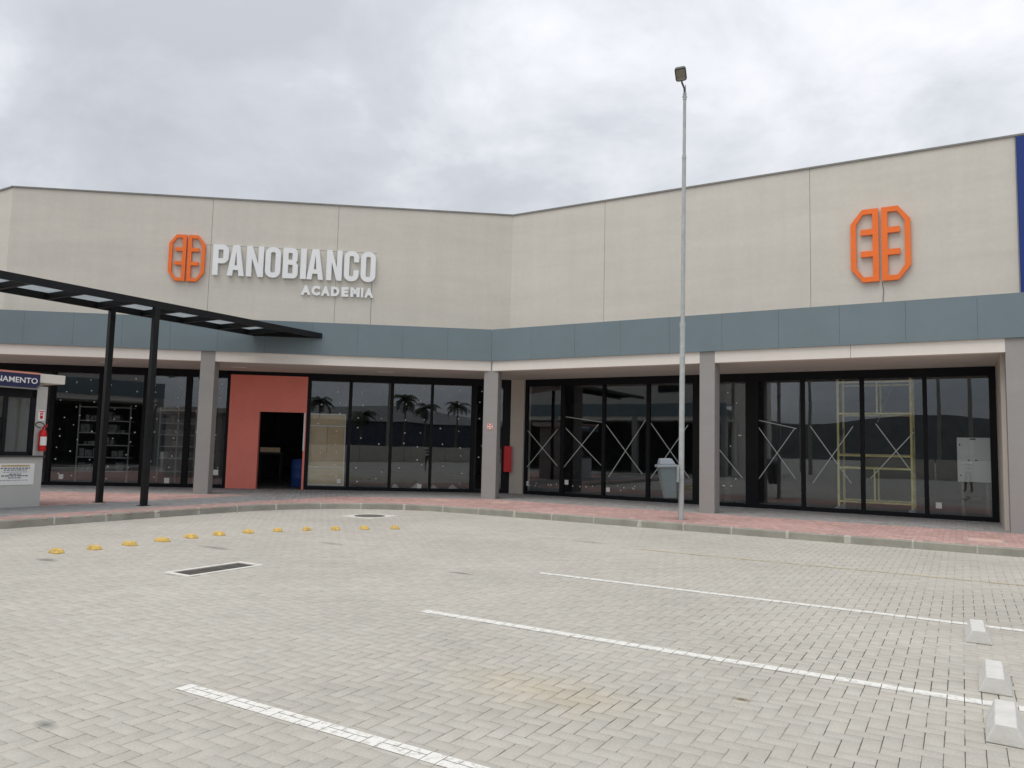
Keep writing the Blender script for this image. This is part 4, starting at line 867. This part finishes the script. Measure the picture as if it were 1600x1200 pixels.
for k, (xa, xb, yy) in enumerate(((-13.15, -11.55, GO+1.6), (-10.95, -9.75, GO+2.6))):
    rk = thing('shelving_rack', FL((xa+xb)/2, yy, ZK), ('wide' if k == 0 else 'narrower') + ' metal shelving rack behind the left shopfront, ' + ('nearest the kiosk' if k == 0 else 'behind the canopy posts'), 'shelving', 'shelving racks behind the glass')
    for xx in (xa, (xa+xb)/2, xb):
        MB(FL).box(xx-.02, xx+.02, yy, yy+.04, ZK, 2.7).build('upright', 'zinc', rk)
    for zz in (.5, .95, 1.35, 1.75, 2.15, 2.6):
        MB(FL).box(xa, xb, yy-.03, yy+.45, zz, zz+.035).build('shelf', 'zinc', rk)
        xx = xa+.05
        while xx < xb-.2 and zz < 2.5:
            w_ = random.uniform(.08, .3)
            if random.random() < .75: MB(FL).box(xx, min(xx+w_, xb-.05), yy+.05, yy+.3, zz+.035, zz+.035+random.uniform(.08, .3)).build('goods', 'goods', rk)
            xx += w_+.03
M['yellow_board'] = pmat('ochre_board', (.42, .27, .04, 1), .6)

M['film'] = pmat('white_film', (.62, .62, .60, 1), .4, 0, .1)
ps_ = MB(FL); gx, gy = 26, 8; r4 = random.Random(3)
hts = [[(.06+.16*max(0, math.sin(i*.9+.4*math.sin(i*.5)))*math.sin(math.pi*(j+.5)/gy))*r4.uniform(.35, 1.25) for j in range(gy+1)] for i in range(gx+1)]
ps_.add([(-2.9+2.3*i/gx + r4.uniform(-.03, .03), GO+.35+.6*j/gy + r4.uniform(-.03, .03), ZK + hts[i][j]*(0.05 if j in (0, gy) else 1)) for i in range(gx+1) for j in range(gy+1)], [(i*(gy+1)+j, (i+1)*(gy+1)+j, (i+1)*(gy+1)+j+1, i*(gy+1)+j+1) for i in range(gx) for j in range(gy)])
ps_.top('plastic_sheet', 'film', 'crumpled white plastic sheet on the floor behind the centre panes', 'plastic sheet')

# ------------------------------------------------------------------ the far side of the lot, seen mirrored in the glass
ob = thing('facing_store', FR(-18, -29, 0), 'long cream store with grey fascia on the opposite side of the lot', 'building')
FO = Frame(FR(-2, -27), -E1, -E2)
MB(FO).box(0, 34, 2.2, 2.4, 4.9, 9.1).build('upper_wall', 'wall', ob); MB(FO).box(0, 34, 0, .1, 4.1, 5.0).build('fascia', 'fascia', ob); MB(FO).box(0, 34, .1, .3, 3.8, 4.1).build('beam', 'cream', ob)
MB(FO).box(0, 34, .3, 3.2, 3.8, 3.9).build('soffit', 'soffit', ob); MB(FO).box(0, 34, .05, 2.2, 4.9, 4.95).build('canopy_roof', 'coping', ob); MB(FO).box(0, .2, 2.2, 14, 0, 9.1).build('side_wall', 'wall', ob)
for k in range(6): MB(FO).box(k*6.4, k*6.4+.4, .06, .5, 0, 4.1).build('column', 'column', ob)
for k in range(16):
    MB(FO).box(.3+k*2.1, 2.3+k*2.1, 3.0, 3.05, .2, 3.6).build('window', 'blackmetal', ob)
MB(FO).box(0, 34, 3.1, 3.3, 0, 3.8).build('shopfront_wall', 'int_wall', ob)
MB(FO).box(4, 5.6, 2.1, 2.2, 6.0, 7.6).build('sign_board', 'steel_black', ob)
bw = thing('boundary_wall', FR(25, -40, 0), 'low pale boundary wall at the back of the lot', 'wall')
for k in range(12): MB(FR).box(5+k*5, 9.9+k*5, -40.2, -40, 0, 1.5).build('panel', 'pier', bw)
M['whblue'] = pmat('warehouse_blue', (.045, .055, .085, 1), .6); M['whroof'] = pmat('warehouse_roof', (.5, .5, .5, 1), .5)
wh = thing('warehouse', FR(45, -80, 0), 'long dark blue warehouse with pale roof beyond the boundary wall', 'building')
MB(FR).box(18, 72, -92, -72, 0, 5.0).build('wall', 'whblue', wh); MB(FR).prism([[(18, 5.0), (72, 5.0), (72, 5.4), (45, 7.4), (18, 5.4)]], -92.5, -71.5).build('roof', 'whroof', wh)
M['leaf'] = pmat('palm_leaf', (.03, .05, .02, 1), .6, 0, .4, 4); M['trunk'] = pmat('palm_trunk', (.16, .13, .10, 1), .9, 0, .3, 8)
def palm(a_, o_, h, seed, label):
    r = random.Random(seed); base = FR(a_, o_, 0); root = thing('palm_tree', base, label, 'palm tree', 'palms beyond the boundary wall')
    fr = Frame(base, (1, 0, 0), (0, 1, 0)); pts = [(.25*math.sin(k*.4)*k/6, .1*k/6, h*k/6) for k in range(7)]
    t = MB(fr)
    for k in range(6): t.tube(pts[k], pts[k+1], .17-.012*k, .158-.012*k, 9, caps=k in (0, 5))
    t.build('trunk', 'trunk', root); c_ = MB(fr); tip = Vector(pts[-1])
    for k in range(18):
        az = 2*math.pi*k/18 + r.uniform(-.15, .15); el = r.uniform(-.2, 1.1); L_ = r.uniform(1.9, 2.5); d = Vector((math.cos(az), math.sin(az), 0))
        p_ = tip.copy(); sl = el; side = Vector((-d.y, d.x, 0))
        for j in range(9):
            q_ = p_ + (d*math.cos(sl) + EZ*math.sin(sl))*(L_/9); sl -= .22
            wd = .55*math.sin(math.pi*(j+1.2)/10.5)
            for sg_ in (-1, 1):
                e_ = (p_+q_)/2 + side*sg_*wd - EZ*wd*.55 + d*.12
                c_.add([tuple(p_), tuple(q_), tuple(e_+d*.04), tuple(e_-d*.05)], [(0, 1, 2, 3)])
            p_ = q_
    c_.build('crown', 'leaf', root)
for k, (a_, o_, h) in enumerate(((38, -59, 7.4), (42, -60, 6.6), (47, -59.5, 7.0), (33, -61, 5.2), (26.5, -60, 6.6))):
    palm(a_, o_, h, k, ['tallest-left palm', 'short palm', 'tall palm', 'mid-height palm', 'outlying palm'][k] + ' beyond the boundary wall, seen mirrored in the glass')
for k, (a_, o_) in enumerate(((10.2, -41), (24, -41.5), (.6, -44), (36, -41), (12.2, -36), (-1.5, -52))):
    f_ = FR.at(a_, o_); up = thing('utility_pole', f_(0, 0, 0), ['first', 'second', 'third', 'fourth', 'fifth', 'sixth'][k] + ' concrete utility pole at the back of the lot', 'utility pole', 'utility poles')
    MB(f_).tube((0, 0, 0), (0, 0, 10), .16, .10, 12).build('shaft', 'kerb', up); MB(f_).box(-.9, .9, -.05, .05, 9.3, 9.42).build('cross_arm', 'trunk', up)
for k, zz in enumerate((8.6, 8.9, 9.45)):
    w_ = MB(FR); pts = [(-60+4*i, -41.2, zz - .5*math.sin(math.pi*((i % 5)/5))) for i in range(36)]
    w_.path(pts, .012, 4).top('overhead_wire', 'rubber', ['lowest', 'middle', 'highest'][k] + ' overhead wire strung along the back of the lot', 'wire', 'overhead wires')
M['hill'] = pmat('hill_scrub', (.050, .056, .058, 1), .95, 0, .3, .05)
hm = MB(FR); hv = []; hn = 40
for i in range(hn+1):
    t = i/hn; a_ = -260+560*t
    hgt = 16+14*math.sin(t*5.3+.4)+7*math.sin(t*13)+3*math.sin(t*31)
    hv += [(a_, -300, -1), (a_, -360, hgt), (a_, -480, -1)]
hm.add(hv, [(i*3+j, i*3+j+1, (i+1)*3+j+1, (i+1)*3+j) for i in range(hn) for j in range(2)])
ho = hm.build('hills', 'hill'); props(ho, kind='structure')

# ------------------------------------------------------------------ the photographer, mirrored in the left shopfront
def person():
    root = thing('person', (0, -.52, 0), 'person in a striped top and dark shorts taking the photograph, mirrored in the glass', 'person')
    J = {'pel': (0, -.55, .95), 'sp': (0, -.56, 1.15), 'ch': (0, -.56, 1.36), 'nk': (0, -.54, 1.50), 'h0': (0, -.52, 1.58), 'h1': (0, -.51, 1.72),
         'sL': (-.17, -.55, 1.43), 'eL': (-.25, -.36, 1.30), 'wL': (-.09, -.13, 1.52), 'hL': (-.055, -.075, 1.57), 'sR': (.17, -.55, 1.43), 'eR': (.25, -.36, 1.30), 'wR': (.09, -.13, 1.52), 'hR': (.055, -.075, 1.57),
         'pL': (-.10, -.55, .90), 'kL': (-.13, -.52, .50), 'aL': (-.15, -.56, .09), 'tL': (-.16, -.42, .04), 'pR': (.10, -.55, .90), 'kR': (.13, -.52, .50), 'aR': (.15, -.56, .09), 'tR': (.16, -.42, .04)}
    Rr = {'pel': .14, 'sp': .125, 'ch': .145, 'nk': .06, 'h0': .085, 'h1': .085, 'sL': .065, 'eL': .045, 'wL': .032, 'hL': .035, 'sR': .065, 'eR': .045, 'wR': .032, 'hR': .035, 'pL': .095, 'kL': .065, 'aL': .045, 'tL': .04, 'pR': .095, 'kR': .065, 'aR': .045, 'tR': .04}
    Ed = ['pel sp', 'sp ch', 'ch nk', 'nk h0', 'h0 h1', 'ch sL', 'sL eL', 'eL wL', 'wL hL', 'ch sR', 'sR eR', 'eR wR', 'wR hR', 'pel pL', 'pL kL', 'kL aL', 'aL tL', 'pel pR', 'pR kR', 'kR aR', 'aR tR']
    names = list(J); o0 = root.location
    me = bpy.data.meshes.new('body'); me.from_pydata([tuple(Vector(J[n_])-o0) for n_ in names], [tuple(names.index(x) for x in e_.split()) for e_ in Ed], [])
    b = bpy.data.objects.new('body', me); COL.objects.link(b); b.parent = root
    sk_ = b.modifiers.new('skin', 'SKIN'); sk_.use_smooth_shade = True
    if not me.skin_vertices:
        bm = bmesh.new(); bm.from_mesh(me); bm.verts.layers.skin.verify(); bm.to_mesh(me); bm.free()
    for i, n_ in enumerate(names):
        me.skin_vertices[0].data[i].radius = (Rr[n_], Rr[n_]); me.skin_vertices[0].data[i].use_root = (n_ == 'pel')
    sd = b.modifiers.new('sub', 'SUBSURF'); sd.levels = 2; sd.render_levels = 2
    m, n, l, bs = newmat('person_clothes'); bs.inputs['Roughness'].default_value = .8
    g = n.new('ShaderNodeNewGeometry'); sx = n.new('ShaderNodeSeparateXYZ'); l.new(g.outputs['Position'], sx.inputs[0])
    cr_ = n.new('ShaderNodeValToRGB'); cr_.color_ramp.interpolation = 'CONSTANT'; mr = n.new('ShaderNodeMath'); mr.operation = 'DIVIDE'; mr.inputs[1].default_value = 2.0; l.new(sx.outputs[2], mr.inputs[0]); l.new(mr.outputs[0], cr_.inputs[0])
    els = cr_.color_ramp.elements; els[0].position = 0; els[0].color = (.03, .03, .035, 1); els[1].position = .06; els[1].color = (.30, .17, .11, 1)
    for p_, c_ in ((.27, (.02, .02, .025, 1)), (.49, (.7, .7, .7, 1)), (.54, (.05, .05, .06, 1)), (.59, (.7, .7, .7, 1)), (.64, (.05, .05, .06, 1)), (.68, (.7, .7, .7, 1)), (.745, (.32, .18, .12, 1)), (.86, (.02, .015, .012, 1))):
        x = els.new(p_); x.color = c_
    l.new(cr_.outputs[0], bs.inputs['Base Color']); me.materials.append(m)
    hr = MB(FW).lathe(0, -.53, [(.094, 1.64), (.104, 1.70), (.098, 1.76), (.07, 1.81), (.02, 1.83)], 16).build('hair', 'rubber', root, smooth=True)
    ph = MB(FW).box(-.08, .08, -.055, -.046, 1.56, 1.64); ph.top('phone', 'rubber', 'dark phone held up by the person', 'phone')
person()
